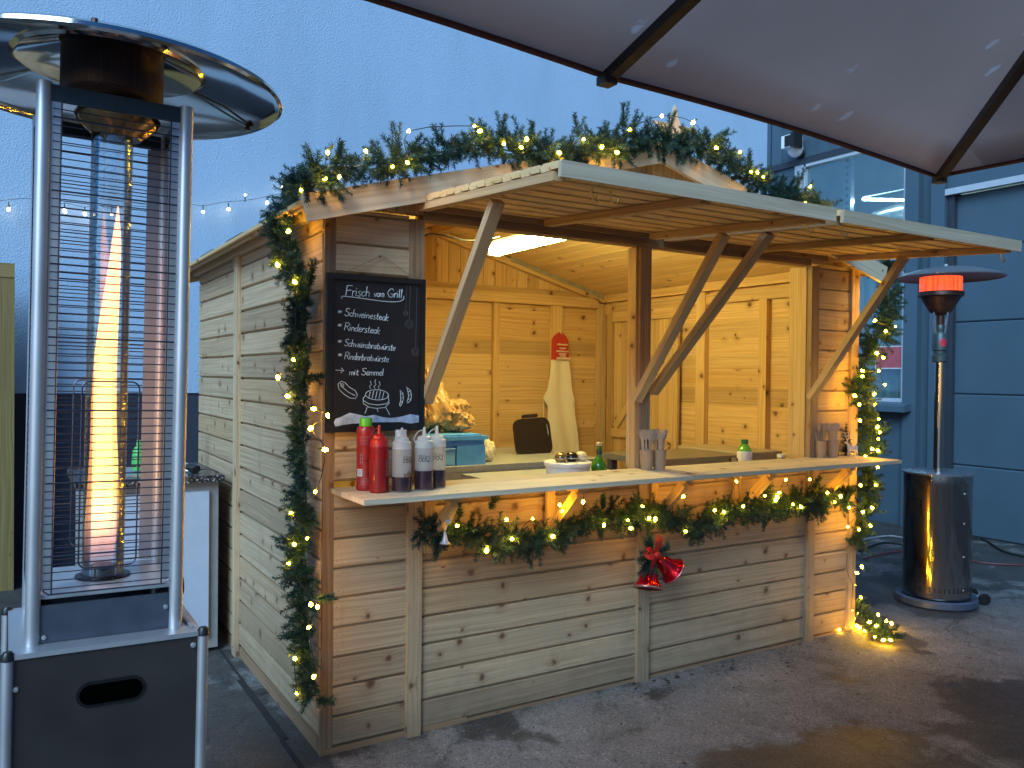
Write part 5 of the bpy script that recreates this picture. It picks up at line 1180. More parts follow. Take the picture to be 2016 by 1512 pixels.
# ================================================================ OUTDOOR SINK CABINET (behind the heater)
kc = thing('outdoor_cabinet', 'white kitchen cabinet with a speckled granite top between the heater and the stall', 'cabinet', (-0.36, 1.6, 0))
M['carc'] = plain('grey_laminate', (0.30, 0.30, 0.31), 0.5, var=0.08)
b = MB(); b.box(-0.66, -0.07, 1.365, 1.95, 0.02, 0.845); b.build('carcass', M['carc'], kc)
M['lam'] = plain('bluish_white_front', (0.48, 0.56, 0.70), 0.35, var=0.04)
b = MB(); b.box(-0.65, -0.40, 1.345, 1.364, 0.08, 0.80); b.build('door_front', M['lam'], kc, bevel=0.002)
b = MB(); b.box(-0.395, -0.118, 1.345, 1.364, 0.08, 0.80); b.build('door_front', M['lam'], kc, bevel=0.002)
def granite():
    mt, n, l, bs = newmat('granite_top'); tc = N(n, 'ShaderNodeTexCoord'); v = N(n, 'ShaderNodeTexVoronoi', i_Scale=160.0); l.new(tc.outputs['Object'], v.inputs['Vector'])
    sc = N(n, 'ShaderNodeSeparateColor'); l.new(v.outputs['Color'], sc.inputs[0]); rp = ramp(n, [(0.35, (0.015, 0.015, 0.018)), (0.5, (0.07, 0.065, 0.07)), (0.78, (0.12, 0.11, 0.12)), (0.9, (0.42, 0.40, 0.42))], 'CONSTANT'); l.new(sc.outputs[0], rp.inputs[0]); l.new(rp.outputs[0], bs.inputs['Base Color']); bs.inputs['Roughness'].default_value = 0.25; return mt
b = MB(); b.box(-0.70, -0.05, 1.32, 1.97, 0.846, 0.878, 'x'); b.build('worktop', granite(), kc, bevel=0.003)
b = MB(); x0, x1, y0, y1, z0 = -0.60, -0.26, 1.42, 1.80, 0.8785
b.box(x0, x1, y0, y0+0.02, z0, z0+0.008, 'x'); b.box(x0, x1, y1-0.02, y1, z0, z0+0.008, 'x'); b.box(x0, x0+0.02, y0+0.0201, y1-0.0201, z0, z0+0.008, 'y'); b.box(x1-0.02, x1, y0+0.0201, y1-0.0201, z0, z0+0.008, 'y'); b.box(x0+0.0201, x1-0.0201, y0+0.0201, y1-0.0201, z0, z0+0.002)
b.build('sink_rim', M['galv'], kc)
ft = thing('kitchen_tap', 'chrome pull out tap with black ends lying on the granite worktop', 'tap', (-0.16, 1.48, 0.878))
b = MB(); b.tube([(-0.30, 1.62, 0.98), (-0.19, 1.50, 0.912)], 0.011, 14); b.build('tap_body', M['galv'], ft)
b = MB(); b.tube([(-0.195, 1.505, 0.905), (-0.150, 1.455, 0.898)], 0.018, 16); b.tube([(-0.176, 1.455, 0.8965), (-0.166, 1.425, 0.8965)], 0.018, 16); b.build('tap_head', M['black_pl'], ft)
b = MB(); b.tube(smooth([(-0.14, 1.47, 0.893), (-0.10, 1.45, 0.897), (-0.075, 1.42, 0.888), (-0.065, 1.40, 0.883)]), 0.0035, 6); b.build('tap_hose', M['rubber'], ft)
b = MB(); b.tube([(-0.30, 1.55, 0.892), (-0.19, 1.49, 0.888)], 0.006, 8); b.build('tap_lever', M['galv'], ft)
pg = thing('grey_pipe', 'short upright pale grey drain pipe against the dark wall plinth', 'pipe', (-0.155, 1.9, 0.879))
b = MB(); b.tube([(-0.155, 1.9, 0.879), (-0.155, 1.9, 1.075)], 0.020, 18); b.build('pipe_body', plain('grey_pvc', (0.36, 0.38, 0.37), 0.45), pg)
b = MB(); b.tube([(-0.155, 1.9, 1.0755), (-0.155, 1.9, 1.10)], 0.024, 18); b.build('pipe_cap', M['black_pl'], pg)
b = MB(); b.lathe([(0, 0), (0.032, 0), (0.036, 0.03), (0.03, 0.10), (0.014, 0.125), (0.012, 0.15), (0, 0.152)], 20, (-0.40, 1.62, 0.888)); tag(b.build('detergent_bottle', plain('bright_green_plastic', (0.08, 0.5, 0.12), 0.4), loc=(-0.40, 1.62, 0.888)), 'bright green detergent bottle by the sink, half hidden behind the heater post', 'bottle')

# ================================================================ PARASOL
pa = thing('parasol', 'large square grey brown parasol with dark ribs covering the upper right', 'parasol', (0.241, -2.893, 0))
C0 = Vector((1.555, -1.334, 2.035)); e1 = Vector((-1.4366, -0.1226, 0)); e2 = Vector((0.1226, -1.4366, 0)); AP = C0+e1+e2+Vector((0, 0, 0.545))
rim = [C0, C0+e1, C0+2*e1, C0+2*e1+e2, C0+2*e1+2*e2, C0+e1+2*e2, C0+2*e2, C0+e2]
def canopy_mat():
    mt, n, l, bs = newmat('canopy_cloth'); tc = N(n, 'ShaderNodeTexCoord')
    v = N(n, 'ShaderNodeTexVoronoi', i_Scale=5.5); l.new(tc.outputs['Object'], v.inputs['Vector'])
    mp = N(n, 'ShaderNodeMapping'); mp.inputs['Scale'].default_value = (1.0, 0.45, 1); mp.inputs['Rotation'].default_value = (0, 0, 0.7); l.new(tc.outputs['Object'], mp.inputs[0])
    v2 = N(n, 'ShaderNodeTexVoronoi', i_Scale=11.0); l.new(mp.outputs[0], v2.inputs['Vector'])
    sc = N(n, 'ShaderNodeSeparateColor'); l.new(v2.outputs['Color'], sc.inputs[0])
    nz = N(n, 'ShaderNodeTexNoise', i_Scale=70.0, i_Detail=4.0); l.new(tc.outputs['Object'], nz.inputs['Vector'])
    on = mth(n, l, 'MULTIPLY', mth(n, l, 'GREATER_THAN', sc.outputs[0], 0.6), mth(n, l, 'LESS_THAN', mth(n, l, 'ADD', v2.outputs['Distance'], mth(n, l, 'MULTIPLY', nz.outputs[0], 0.22)), mth(n, l, 'ADD', mth(n, l, 'MULTIPLY', sc.outputs[1], 0.16), 0.16)))
    big = N(n, 'ShaderNodeTexNoise', i_Scale=1.6, i_Detail=4.0); l.new(tc.outputs['Object'], big.inputs['Vector'])
    cl = ramp(n, [(0.3, (0.56, 0.48, 0.46)), (0.7, (0.65, 0.56, 0.53))]); l.new(big.outputs[0], cl.inputs[0])
    c = mixc(n, l, mth(n, l, 'MULTIPLY', on, 0.5), cl.outputs[0], (0.75, 0.78, 0.85))
    l.new(c, bs.inputs['Base Color']); bs.inputs['Roughness'].default_value = 0.85
    wv = N(n, 'ShaderNodeTexNoise', i_Scale=900.0, i_Detail=2.0); l.new(tc.outputs['Object'], wv.inputs['Vector'])
    bump(n, l, mth(n, l, 'ADD', wv.outputs[0], mth(n, l, 'MULTIPLY', big.outputs[0], 6.0)), bs, 0.25, 0.004)
    t_ = N(n, 'ShaderNodeBsdfTranslucent'); l.new(c, t_.inputs[0]); m1 = N(n, 'ShaderNodeMixShader'); m1.inputs[0].default_value = 0.75
    l.new(bs.outputs[0], m1.inputs[1]); l.new(t_.outputs[0], m1.inputs[2]); l.new(m1.outputs[0], n['Material Output'].inputs[0]); return mt
b = MB(); NS = 10
edge_pts = []
for k in range(8):
    A, B_ = rim[k], rim[(k+1) % 8]; V = []; F = []
    for i in range(NS+1):
        t = i/NS
        for j in range(NS+1):
            s = j/NS; e = A.lerp(B_, s); e = e + (Vector((AP.x, AP.y, e.z))-e).normalized()*0.04*math.sin(math.pi*s)
            p = e.lerp(AP, t); p.z -= 0.05*math.sin(math.pi*s)*math.sin(math.pi*min(1, t+0.05))*0.8; V.append(p)
            if i == 0 and j < NS: edge_pts.append(p.copy())
    for i in range(NS):
        for j in range(NS): a = i*(NS+1)+j; F.append((a, a+1, a+NS+2, a+NS+1))
    b.mesh(V, F, 0.5, True)
cn_ = b.build('canopy', canopy_mat(), pa); sm_ = cn_.modifiers.new('thickness', 'SOLIDIFY'); sm_.thickness = 0.002
b = MB(); b.tube([p-Z*0.004 for p in edge_pts], 0.007, 5, closed=True); b.build('edge_tape', plain('red_brown_tape', (0.10, 0.025, 0.02), 0.7), pa)
RB = plain('dark_rib', (0.022, 0.017, 0.018), 0.5)
for p in rim:
    b = MB(); b.beam(p.lerp(AP, 0.012)-Z*0.024, p.lerp(AP, 0.97)-Z*0.024, 0.026, 0.022); ob = b.build('rib', RB, pa, bevel=0.003)
    b = MB(); q = p.lerp(AP, 0.012)-Z*0.026; b.box(q.x-0.016, q.x+0.016, q.y-0.016, q.y+0.016, q.z-0.012, q.z+0.006); b.build('rib_tip', RB, ob, bevel=0.004)
b = MB(); b.tube([(AP.x, AP.y, 0.05), (AP.x, AP.y, AP.z)], 0.038, 20); b.build('pole', RB, pa)
b = MB(); b.box(AP.x-0.35, AP.x+0.35, AP.y-0.35, AP.y+0.35, 0, 0.06); b.build('base_slab', plain('parasol_base', (0.2, 0.2, 0.2), 0.8), pa, bevel=0.01)

# ================================================================ GARLANDS
def needle_mat():
    mt, n, l, bs = newmat('fir_needles'); a = N(n, 'ShaderNodeAttribute', attribute_name='rnd')
    rp = ramp(n, [(0.0, (0.008, 0.028, 0.026)), (0.5, (0.018, 0.064, 0.054)), (0.85, (0.036, 0.105, 0.085)), (1.0, (0.08, 0.16, 0.12))]); l.new(a.outputs['Fac'], rp.inputs[0]); l.new(rp.outputs[0], bs.inputs['Base Color'])
    bs.inputs['Roughness'].default_value = 0.5; bs.inputs['Specular IOR Level'].default_value = 0.4
    t_ = N(n, 'ShaderNodeBsdfTranslucent'); l.new(rp.outputs[0], t_.inputs[0]); m1 = N(n, 'ShaderNodeMixShader'); m1.inputs[0].default_value = 0.2
    l.new(bs.outputs[0], m1.inputs[1]); l.new(t_.outputs[0], m1.inputs[2]); l.new(m1.outputs[0], n['Material Output'].inputs[0]); return mt
NM = needle_mat(); TW = plain('green_wire', (0.02, 0.05, 0.025), 0.6)
def rvec(rd):
    while True:
        v = Vector((rd.uniform(-1, 1), rd.uniform(-1, 1), rd.uniform(-1, 1)))
        if 0.1 < v.length < 1: return v.normalized()
def sprig(b, p, d, L, rd, nl=0.022, tw=None):
    d = d.normalized(); side = d.cross(rvec(rd)).normalized(); curl = side*rd.uniform(-0.25, 0.25); st_ = max(6, int(L/0.0045)); base = rd.uniform(0.15, 0.85); pts = []
    for i in range(st_):
        t = i/(st_-1); q = p+d*L*t+curl*L*t*t; pts.append(q)
        for k in range(6):
            ang = rd.uniform(0, 2*math.pi); s2 = side*math.cos(ang)+d.cross(side)*math.sin(ang)
            nd = (s2*1.0+d*rd.uniform(0.35, 1.0)).normalized(); l_ = nl*rd.uniform(0.75, 1.15)*(1-0.35*t)
            w = nd.cross(rvec(rd)).normalized()*0.0013
            tip = q+nd*l_
            b.face([q-w, q+w, tip+w*0.35, tip-w*0.35], None, min(1, max(0, base+rd.uniform(-0.25, 0.3))))
    if tw is not None: tw.tube(pts[::2]+[pts[-1]], 0.0011, 3, caps=False)
def along(pts, step):
    P_ = smooth(pts, 6); out = []; acc = 0
    for a, c in zip(P_, P_[1:]):
        L = (c-a).length; t = step-acc
        while t < L: out.append((a.lerp(c, t/L), (c-a).normalized())); t += step
        acc = (acc+L) % step if L > 0 else acc
    return out
def garland(label, loc, pts, rad, extra=(), seed=1, dens=0.0088, wall=None, name='fir_garland'):
    rd = random.Random(seed); g = thing(name, label, 'garland', loc); b = MB(); tw = MB()
    tw.tube(smooth(pts, 5), 0.003, 5)
    for q, t in along(pts, dens):
        v = rvec(rd); v = (v-t*v.dot(t)*0.6)
        if wall is not None and v.dot(wall) < -0.15: v = v-wall*v.dot(wall)*1.5
        r = rad*rd.uniform(0.6, 1.15)*(0.92+0.55*noise.noise(q*7.0+Vector((seed, 0, 0))))
        v.normalize(); c0 = rad*0.30*(0.7+0.9*abs(noise.noise(q*9.0+Vector((0, seed, 0)))))
        sprig(b, q+v*c0*rd.random(), v+t*rd.uniform(-1.0, 1.0)+Vector((0, 0, -0.12)), r*0.74, rd, tw=tw)
    for q, v, L in extra:
        for k in range(3): sprig(b, Vector(q)+rvec(rd)*0.008, Vector(v)+rvec(rd)*0.18, L*rd.uniform(0.85, 1.05), rd, tw=tw)
    b.build('foliage', NM, g); tw.build('garland_wire', TW, g); return g
def A(px, py, ax='y', v=-0.06): return at(px, py, ax, v)
# left corner garland: hangs down the side wall just round the corner
left = [A(612, 352, 'y', -0.03), A(585, 385, 'x', -0.08), A(562, 440, 'x', -0.07), A(567, 490, 'x', -0.05), A(590, 540, 'x', -0.045), A(608, 580, 'x', -0.045), A(590, 640, 'x', -0.045), A(600, 700, 'x', -0.045), A(600, 760, 'x', -0.045), A(597, 830, 'x', -0.045), A(598, 900, 'x', -0.045), A(600, 960, 'x', -0.045), A(606, 1030, 'x', -0.045), A(590, 1090, 'x', -0.045), A(607, 1150, 'x', -0.045), A(603, 1230, 'x', -0.045), A(612, 1300, 'x', -0.045), A(622, 1370, 'x', -0.045)]
gl_ = garland('thick green fir garland hanging down the left front corner of the stall', left[0], left, 0.098,
        [(A(610, 560, 'x', -.045), (0.1, -0.6, 0.7), 0.10), (A(590, 660, 'x', -.05), (-.3, 0.7, -0.3), 0.08), (A(570, 1080, 'x', -.05), (-.3, 0.9, 0.2), 0.09), (A(600, 740, 'x', -.06), (0.4, -1, 0.1), 0.09), (A(630, 1180, 'x', -.06), (0.5, -1, 0.2), 0.08), (A(625, 1380, 'x', -.05), (0.6, -1, 0.0), 0.07), (A(585, 1255, 'x', -.05), (-.4, .8, -0.2), 0.08)], 11, 0.0030, Vector((-1, 0, 0)))
roof = [A(588, 372, 'y', -0.06), A(612, 352, 'y', -0.125), A(650, 329, 'y', -0.125), A(700, 329, 'y', -0.125), A(745, 319, 'y', -0.125), A(790, 319, 'y', -0.125), A(835, 309, 'y', -0.125), A(880, 297, 'y', -0.125), A(920, 292, 'y', -0.125), A(960, 279, 'y', -0.125), A(1000, 297, 'y', -0.125), A(1040, 296, 'y', -0.125), A(1080, 298, 'y', -0.125), A(1120, 304, 'y', -0.125), A(1160, 284, 'y', -0.125), A(1200, 288, 'y', -0.125), A(1250, 278, 'y', -0.125), A(1300, 278, 'y', -0.125), A(1340, 288, 'y', -0.125), A(1385, 284, 'y', -0.125), A(1420, 306, 'y', -0.125), A(1450, 334, 'y', -0.125), A(1485, 356, 'y', -0.125), A(1520, 368, 'y', -0.125), A(1550, 388, 'y', -0.125), A(1575, 395, 'y', -0.125), A(1610, 409, 'y', -0.125), A(1635, 419, 'y', -0.125)]
garland('long green fir garland lying along the stall gable under the star', roof[0], roof, 0.108,
        [(A(620, 345, 'y', -0.125), (-.2, -.2, 1), 0.10), (A(665, 320, 'y', -0.125), (.1, -.2, 1), 0.07), (A(778, 312, 'y', -0.125), (-.05, -.1, 1), 0.14), (A(805, 300, 'y', -0.125), (.7, -.1, .8), 0.09), (A(870, 285, 'y', -0.125), (-.3, -.1, .6), .07), (A(985, 275, 'y', -0.125), (0, -.2, 1), .11), (A(1045, 280, 'y', -0.125), (0, -.2, 1), .08), (A(1135, 268, 'y', -0.125), (0, -.2, 1), .09), (A(1228, 255, 'y', -0.125), (-.1, -.2, 1), .11), (A(1245, 255, 'y', -0.125), (.5, -.2, 1), .08), (A(1318, 262, 'y', -0.125), (.1, -.1, 1), .09), (A(1410, 275, 'y', -0.125), (.9, -.1, .6), .10), (A(1475, 335, 'y', -0.125), (-.1, -.2, 1), .09), (A(1560, 380, 'y', -0.125), (.4, -.2, 1), .13), (A(1110, 290, 'y', -0.125), (0, -.3, -1), .07), (A(1330, 285, 'y', -0.125), (0, -.3, -1), .09), (A(1370, 285, 'y', -0.125), (.2, -.3, -1), .08)], 22, 0.0027, None)
cy_ = -0.10
cnt = [A(822, 1040, 'y', cy_), A(850, 1046, 'y', cy_), A(885, 1058, 'y', cy_), A(920, 1050, 'y', cy_), A(960, 1058, 'y', cy_), A(1000, 1055, 'y', cy_), A(1040, 1072, 'y', cy_), A(1075, 1058, 'y', cy_), A(1110, 1045, 'y', cy_), A(1145, 1025, 'y', cy_), A(1180, 1018, 'y', cy_), A(1220, 1015, 'y', cy_), A(1262, 1015, 'y', cy_), A(1300, 1012, 'y', cy_), A(1335, 1018, 'y', cy_), A(1365, 1045, 'y', cy_), A(1390, 1020, 'y', cy_), A(1425, 1005, 'y', cy_), A(1465, 1005, 'y', cy_), A(1495, 985, 'y', cy_), A(1530, 1000, 'y', cy_), A(1565, 985, 'y', cy_), A(1600, 990, 'y', cy_), A(1640, 975, 'y', cy_), A(1670, 985, 'y', cy_)]
garland('green fir garland swagged along the front below the wooden counter', cnt[0], cnt, 0.095,
        [(A(905, 1020, 'y', cy_), (-.2, -.3, 1), .08), (A(870, 1065, 'y', cy_), (-.7, -.3, -.8), .07), (A(965, 1000, 'y', cy_), (0, -.4, .6), .07), (A(1240, 1010, 'y', cy_), (0, -.3, 1), .08), (A(1185, 1000, 'y', cy_), (-.2, -.4, 1), .07), (A(1370, 1040, 'y', cy_), (.1, -.3, -1), .07), (A(1600, 960, 'y', cy_), (0, -.5, .6), .07), (A(1560, 960, 'y', cy_), (0, -.5, -.4), .09), (A(1610, 1000, 'y', cy_), (0, -.5, -.6), .08), (A(1500, 1010, 'y', cy_), (-.3, -.5, -.6), .09)], 33, 0.0030, Vector((0, -1, 0)))
ry = -0.03
rgt = [A(1738, 512, 'y', ry), A(1750, 555, 'y', ry), A(1752, 600, 'y', ry), A(1738, 645, 'y', ry), A(1715, 680, 'y', ry), A(1700, 730, 'y', ry), A(1690, 770, 'y', ry), A(1702, 820, 'y', ry), A(1712, 865, 'y', ry), A(1712, 910, 'y', ry), A(1705, 955, 'y', ry), A(1700, 1000, 'y', ry), A(1692, 1040, 'y', ry), A(1682, 1070, 'y', ry)]
garland('green fir garland hanging down beside the right end of the stall', rgt[0], rgt, 0.112,
        [(A(1735, 650, 'y', ry), (1, -.2, .1), .10), (A(1690, 770, 'y', ry), (-1, -.2, 0), .08), (A(1660, 970, 'y', ry), (-.8, -.3, .2), .07), (A(1720, 860, 'y', ry), (1, -.2, .3), .08), (A(1680, 1060, 'y', ry), (-.9, -.3, -.1), .08), (A(1735, 700, 'y', ry), (1, -.2, 0), .05)], 44, 0.0028, None)
tail = [A(1690, 1192, 'z', 0.05), A(1700, 1215, 'z', 0.06), A(1720, 1232, 'z', 0.05), A(1740, 1248, 'z', 0.04), A(1752, 1256, 'z', 0.03)]
tail[0] = A(1686, 1185, 'y', 0.02)
garland('short end of fir garland lying on the ground at the right stall corner', tail[-1], tail, 0.085, [(A(1750, 1252, 'z', .03), (.8, -.5, .05), .08)], 55, 0.0032, Vector((0, 0, 1)))

# ================================================================ FAIRY LIGHTS
BULB = emit('warm_fairy_bulb', (1.0, 0.50, 0.018), 85.0); BULBW = emit('pale_fairy_bulb', (1.0, 0.80, 0.55), 5.0)
SOCK = plain('bulb_socket', (0.02, 0.03, 0.02), 0.5); CAB = plain('dark_green_cable', (0.012, 0.022, 0.018), 0.5)
_bm = {}
def bulb_mesh(mat, r):
    key = (mat.name, r)
    if key not in _bm:
        b = MB(); b.lathe([(0.0, -r*1.3), (r*0.6, -r*1.1), (r, -r*0.3), (r*0.95, r*0.4), (r*0.6, r*1.2), (0, r*1.6)], 10)
        o = b.build('bulb', mat, None, local=True, loc=(0, 0, 0)); _bm[key] = [o, False]
    return _bm[key]
def lights(label, cat, loc, pos, cable, mat, r=0.0062, name='light_string'):
    t = thing(name, label, cat, loc); rd = random.Random(len(pos)); e = bulb_mesh(mat, r)
    if cable:
        b = MB()
        for cpts in cable: b.tube(smooth(cpts, 3), 0.0016, 4)
        b.build('light_cable', CAB, t)
    sk = MB()
    for p in pos:
        o = e[0] if not e[1] else e[0].copy()
        if e[1]: COL.objects.link(o)
        e[1] = True
        o.parent = t; o.location = Vector(p)-Vector(loc); k = rd.uniform(0.72, 1.15); o.scale = (k, k, k)
        d = rvec(rd); o.rotation_euler = d.to_track_quat('Z', 'Y').to_euler()
        q = Vector(p)+d*(-r*1.2*k); sk.tube([q, q-d*0.014], 0.0026, 5)
    sk.build('sockets', SOCK, t, kind='stuff')
    return t
LB = [(568, 455), (547, 522), (580, 555), (577, 708), (547, 743), (566, 780), (618, 805), (645, 818), (612, 843), (640, 885), (621, 968), (573, 1010), (605, 1060), (580, 1072), (568, 1110), (612, 1190), (625, 1195), (608, 1235), (581, 1297), (618, 1332), (585, 1365), (592, 374)]
def cab_through(P_, k=1): return [sorted(P_, key=lambda p: p[2])]
pl = [A(x, y, 'x', -0.098) for x, y in LB]
lights('warm white fairy lights twined through the left corner garland', 'fairy lights', pl[0], pl, cab_through(pl), BULB)
RBP = [(640, 352), (668, 348), (645, 300), (720, 297), (805, 258), (773, 328), (802, 320), (945, 258), (934, 248), (992, 283), (1037, 274), (1026, 290), (1101, 301), (1149, 274), (1240, 255), (1303, 228), (1365, 241), (1215, 300), (1410, 291), (1457, 299), (1479, 338), (1491, 340), (1503, 348), (1595, 367), (1585, 398), (1627, 411), (1645, 413), (1185, 290)]
pl = [A(x, y, 'y', -0.185) for x, y in RBP]
lights('warm white fairy lights scattered in the roof garland along the gable', 'fairy lights', pl[0], pl, [sorted(pl, key=lambda p: p[0])], BULB)
CBP = [(900, 1035), (997, 1023), (958, 1084), (1008, 1061), (1049, 1021), (1088, 1056), (1107, 1006), (1102, 994), (1148, 988), (1189, 1034), (1236, 1025), (1242, 1040), (1265, 997), (1278, 1020), (1345, 977), (1350, 1046), (1407, 1005), (1425, 1008), (1463, 997), (1506, 976), (1527, 985), (1530, 978), (1534, 970), (1561, 993), (1577, 998), (1594, 944), (1547, 945), (1629, 970), (1655, 977), (1643, 988), (1672, 999), (1450, 948), (1290, 1022)]
pl = [A(x, y, 'y', -0.165) for x, y in CBP]
lights('warm white fairy lights glowing in the garland below the counter', 'fairy lights', pl[0], pl, [sorted(pl, key=lambda p: p[0])], BULB)
RRP = [(1694, 955), (1724, 955), (1717, 1000), (1699, 1008), (1669, 1037), (1713, 1035), (1691, 1043), (1693, 828), (1727, 841), (1732, 851), (1729, 864), (1730, 825), (1704, 899), (1728, 887), (1717, 884), (1728, 920), (1727, 696), (1739, 704), (1698, 730), (1698, 741), (1730, 730), (1742, 757), (1721, 776), (1683, 779), (1692, 796), (1722, 796), (1741, 529), (1732, 536), (1735, 579), (1728, 586), (1723, 631), (1744, 652), (1763, 643), (1726, 695)]
pl = [A(x, y, 'y', -0.10) for x, y in RRP]
lights('warm white fairy lights hanging with the right side garland', 'fairy lights', pl[0], pl, [sorted(pl, key=lambda p: p[2]), [A(1745, 660, 'y', -.1), A(1735, 700, 'y', -.1), A(1732, 730, 'y', -.1), A(1738, 757, 'y', -.1), A(1722, 780, 'y', -.1)]], BULB)
TBP = [(1697, 1116, 'y', 0.03), (1687, 1128, 'y', 0.03), (1681, 1150, 'y', 0.03), (1695, 1176, 'y', 0.0), (1679, 1180, 'y', 0.0), (1677, 1202, 'y', -0.01), (1689, 1208, 'z', .07), (1681, 1217, 'z', .04), (1729, 1210, 'z', .10), (1755, 1227, 'z', .03), (1745, 1223, 'z', .04), (1725, 1232, 'z', .09), (1687, 1232, 'z', .02), (1653, 1240, 'z', .015), (1722, 1254, 'z', .03), (1739, 1260, 'z', .03), (1753, 1260, 'z', .03), (1702, 1242, 'z', .02), (1712, 1225, 'z', .10), (1692, 1236, 'z', .015)]
pl = [A(*q) for q in TBP]
lights('heap of warm white fairy lights trailing onto the ground at the right stall corner', 'fairy lights', pl[6], pl, [[A(1668, 1090, 'y', -.04), A(1668, 1125, 'y', -.04), A(1678, 1150, 'y', -.03), A(1676, 1200, 'y', -.03)], [Vector(p) for p in pl[5:14]]], BULB)
cabw = [(-150, 385), (-60, 402), (0, 395), (60, 391), (90, 405), (130, 400), (165, 408), (190, 403), (215, 410), (260, 405), (330, 410), (370, 402), (400, 405), (440, 398), (480, 395), (520, 388), (555, 380), (578, 372)]
WB = [(17, 412), (127, 415), (167, 421), (186, 423), (220, 422), (400, 417), (450, 412), (483, 384), (526, 399), (557, 369)]
pl = [A(x, y, 'y', 3.42) for x, y in WB]; cb_ = [A(x, y, 'y', 3.43) for x, y in cabw]
ws = lights('single cable of pale fairy lights slung across the pale blue wall', 'fairy lights', cb_[2], pl, [cb_], BULBW, 0.0105)
b = MB()
for p, (x, y) in zip(pl, WB):
    c0 = min(cb_, key=lambda q: abs(q.x-p.x)); b.tube([p, Vector((p.x, 3.43, p.z+(0.05 if y > 395 else -0.05)))], 0.004, 5)
b.build('drop_leads', CAB, ws, kind='stuff')

# ================================================================ BELLS, ORNAMENT, STAR
bl = thing('christmas_bells', 'pair of shiny red bells with a red bow and fir sprigs on the front boards', 'bells', (1.45, -0.03, 0.62))
RED = plain('red_foil', (0.62, 0.008, 0.02), 0.16, metal=0.75, var=0.15, nscale=50, bumps=0.25, bscale=60)
BP_ = [(0.0, 0.0), (0.012, -0.002), (0.022, -0.012), (0.028, -0.035), (0.033, -0.060), (0.043, -0.080), (0.053, -0.090), (0.054, -0.096), (0.050, -0.097), (0.0, -0.090)]
for top, d in ((Vector((1.475, -0.075, 0.56)), Vector((-0.28, -0.25, -1))), (Vector((1.515, -0.070, 0.575)), Vector((0.95, -0.25, -0.75)))):
    mt_x = Matrix.Translation(top) @ (-d.normalized()).to_track_quat('Z', 'Y').to_matrix().to_4x4() @ Matrix.Scale(1.22, 4)
    b = MB(); b.lathe(BP_, 36); b.xf(mt_x); be = b.build('bell', RED, bl)
    b = MB(); b.lathe([(0.0505, -0.0875), (0.0548, -0.092), (0.0550, -0.0965), (0.0505, -0.098)], 36); b.xf(mt_x); b.build('bell_rim', plain('pink_grey_rim', (0.40, 0.18, 0.18), 0.3, metal=0.5) if 'pink_grey_rim' not in bpy.data.materials else bpy.data.materials['pink_grey_rim'], be)
RBN = plain('red_ribbon', (0.48, 0.02, 0.015), 0.55, var=0.2, nscale=60)
def ribbon(b, pts, w, nrm):
    P_ = smooth(pts, 5); nrm = Vector(nrm); L = []; 
    for i, p in enumerate(P_):
        t = (P_[min(i+1, len(P_)-1)]-P_[max(i-1, 0)]).normalized(); s_ = t.cross(nrm).normalized(); L.append((p-s_*w/2, p+s_*w/2))
    for (a, c), (d_, e) in zip(L, L[1:]):
        o = nrm*0.0012; b.face([a, c, e, d_], None, .5, True); b.face([d_-o, e-o, c-o, a-o], None, .5, True)
bc = Vector((1.468, -0.125, 0.600))
b = MB()
ribbon(b, [bc, bc+Vector((-.045, -.01, .03)), bc+Vector((-.07, -.015, .012)), bc+Vector((-.04, -.02, -.005)), bc], 0.022, (0, -1, 0.2))
ribbon(b, [bc, bc+Vector((.02, -.01, .055)), bc+Vector((.0, -.015, .078)), bc+Vector((-.012, -.02, .05)), bc], 0.024, (0.2, -1, 0.1))
ribbon(b, [bc, bc+Vector((.03, 0, -.01)), bc+Vector((.06, .01, -.05)), bc+Vector((.075, .015, -.09))], 0.020, (0.1, -1, 0))
ribbon(b, [bc, bc+Vector((-.012, 0, -.03)), bc+Vector((-.02, .01, -.065))], 0.020, (-0.1, -1, 0))
b.ico(bc+Vector((0, -.006, 0)), (0.016, 0.013, 0.016), 2); b.build('bow', RBN, bl)
b = MB(); rd = random.Random(77); tw = MB()
for o, d in (((-.02, .02, .0), (-.8, -.2, .3)), ((-.03, .02, -.01), (-.9, -.2, -.3)), ((-.03, .02, -.03), (-.6, -.2, -.9)), ((-.02, .02, .02), (-.5, -.2, .8)), ((.03, .02, .0), (.8, -.1, .4)), ((.03, .02, .0), (.9, -.2, .05)), ((0, .02, -.02), (0, -.2, -1)), ((-.02, .02, -.02), (-.2, -.3, -1)), ((-.02, .01, .02), (-.1, -.2, 1))):
    for k in range(3): sprig(b, bc+Vector(o)+rvec(rd)*0.006, Vector(d)+rvec(rd)*0.25, 0.065, rd, tw=tw)
b.build('fir_sprigs', NM, bl); tw.build('sprig_twigs', TW, bl)
o0 = A(876, 1060, 'y', -0.185)
an = thing('bell_ornament', 'small white bell ornament with a dark base in the left end of the counter garland', 'ornament', tuple(o0))
b = MB(); b.lathe([(0.0, 0.026), (0.004, 0.024), (0.007, 0.008), (0.012, -0.010), (0.020, -0.018), (0.0, -0.018)], 20, o0); b.build('bell_body', plain('silver_white_foil', (0.62, 0.60, 0.66), 0.3, metal=0.4), an)
b = MB(); b.lathe([(0.020, -0.019), (0.024, -0.021), (0.023, -0.026), (0, -0.027)], 20, o0); b.build('bell_base', INK, an)
b = MB(); b.ico(o0+Vector((0.014, 0, 0.062)), (0.013, 0.009, 0.011), 2, lambda p: p*(1+0.3*noise.noise(p*2))); b.tube([o0+Vector((0, 0, 0.03)), o0+Vector((0.006, 0, 0.05))], 0.003, 5); b.build('white_bow', plain('white_satin', (0.66, 0.66, 0.70), 0.5), an)
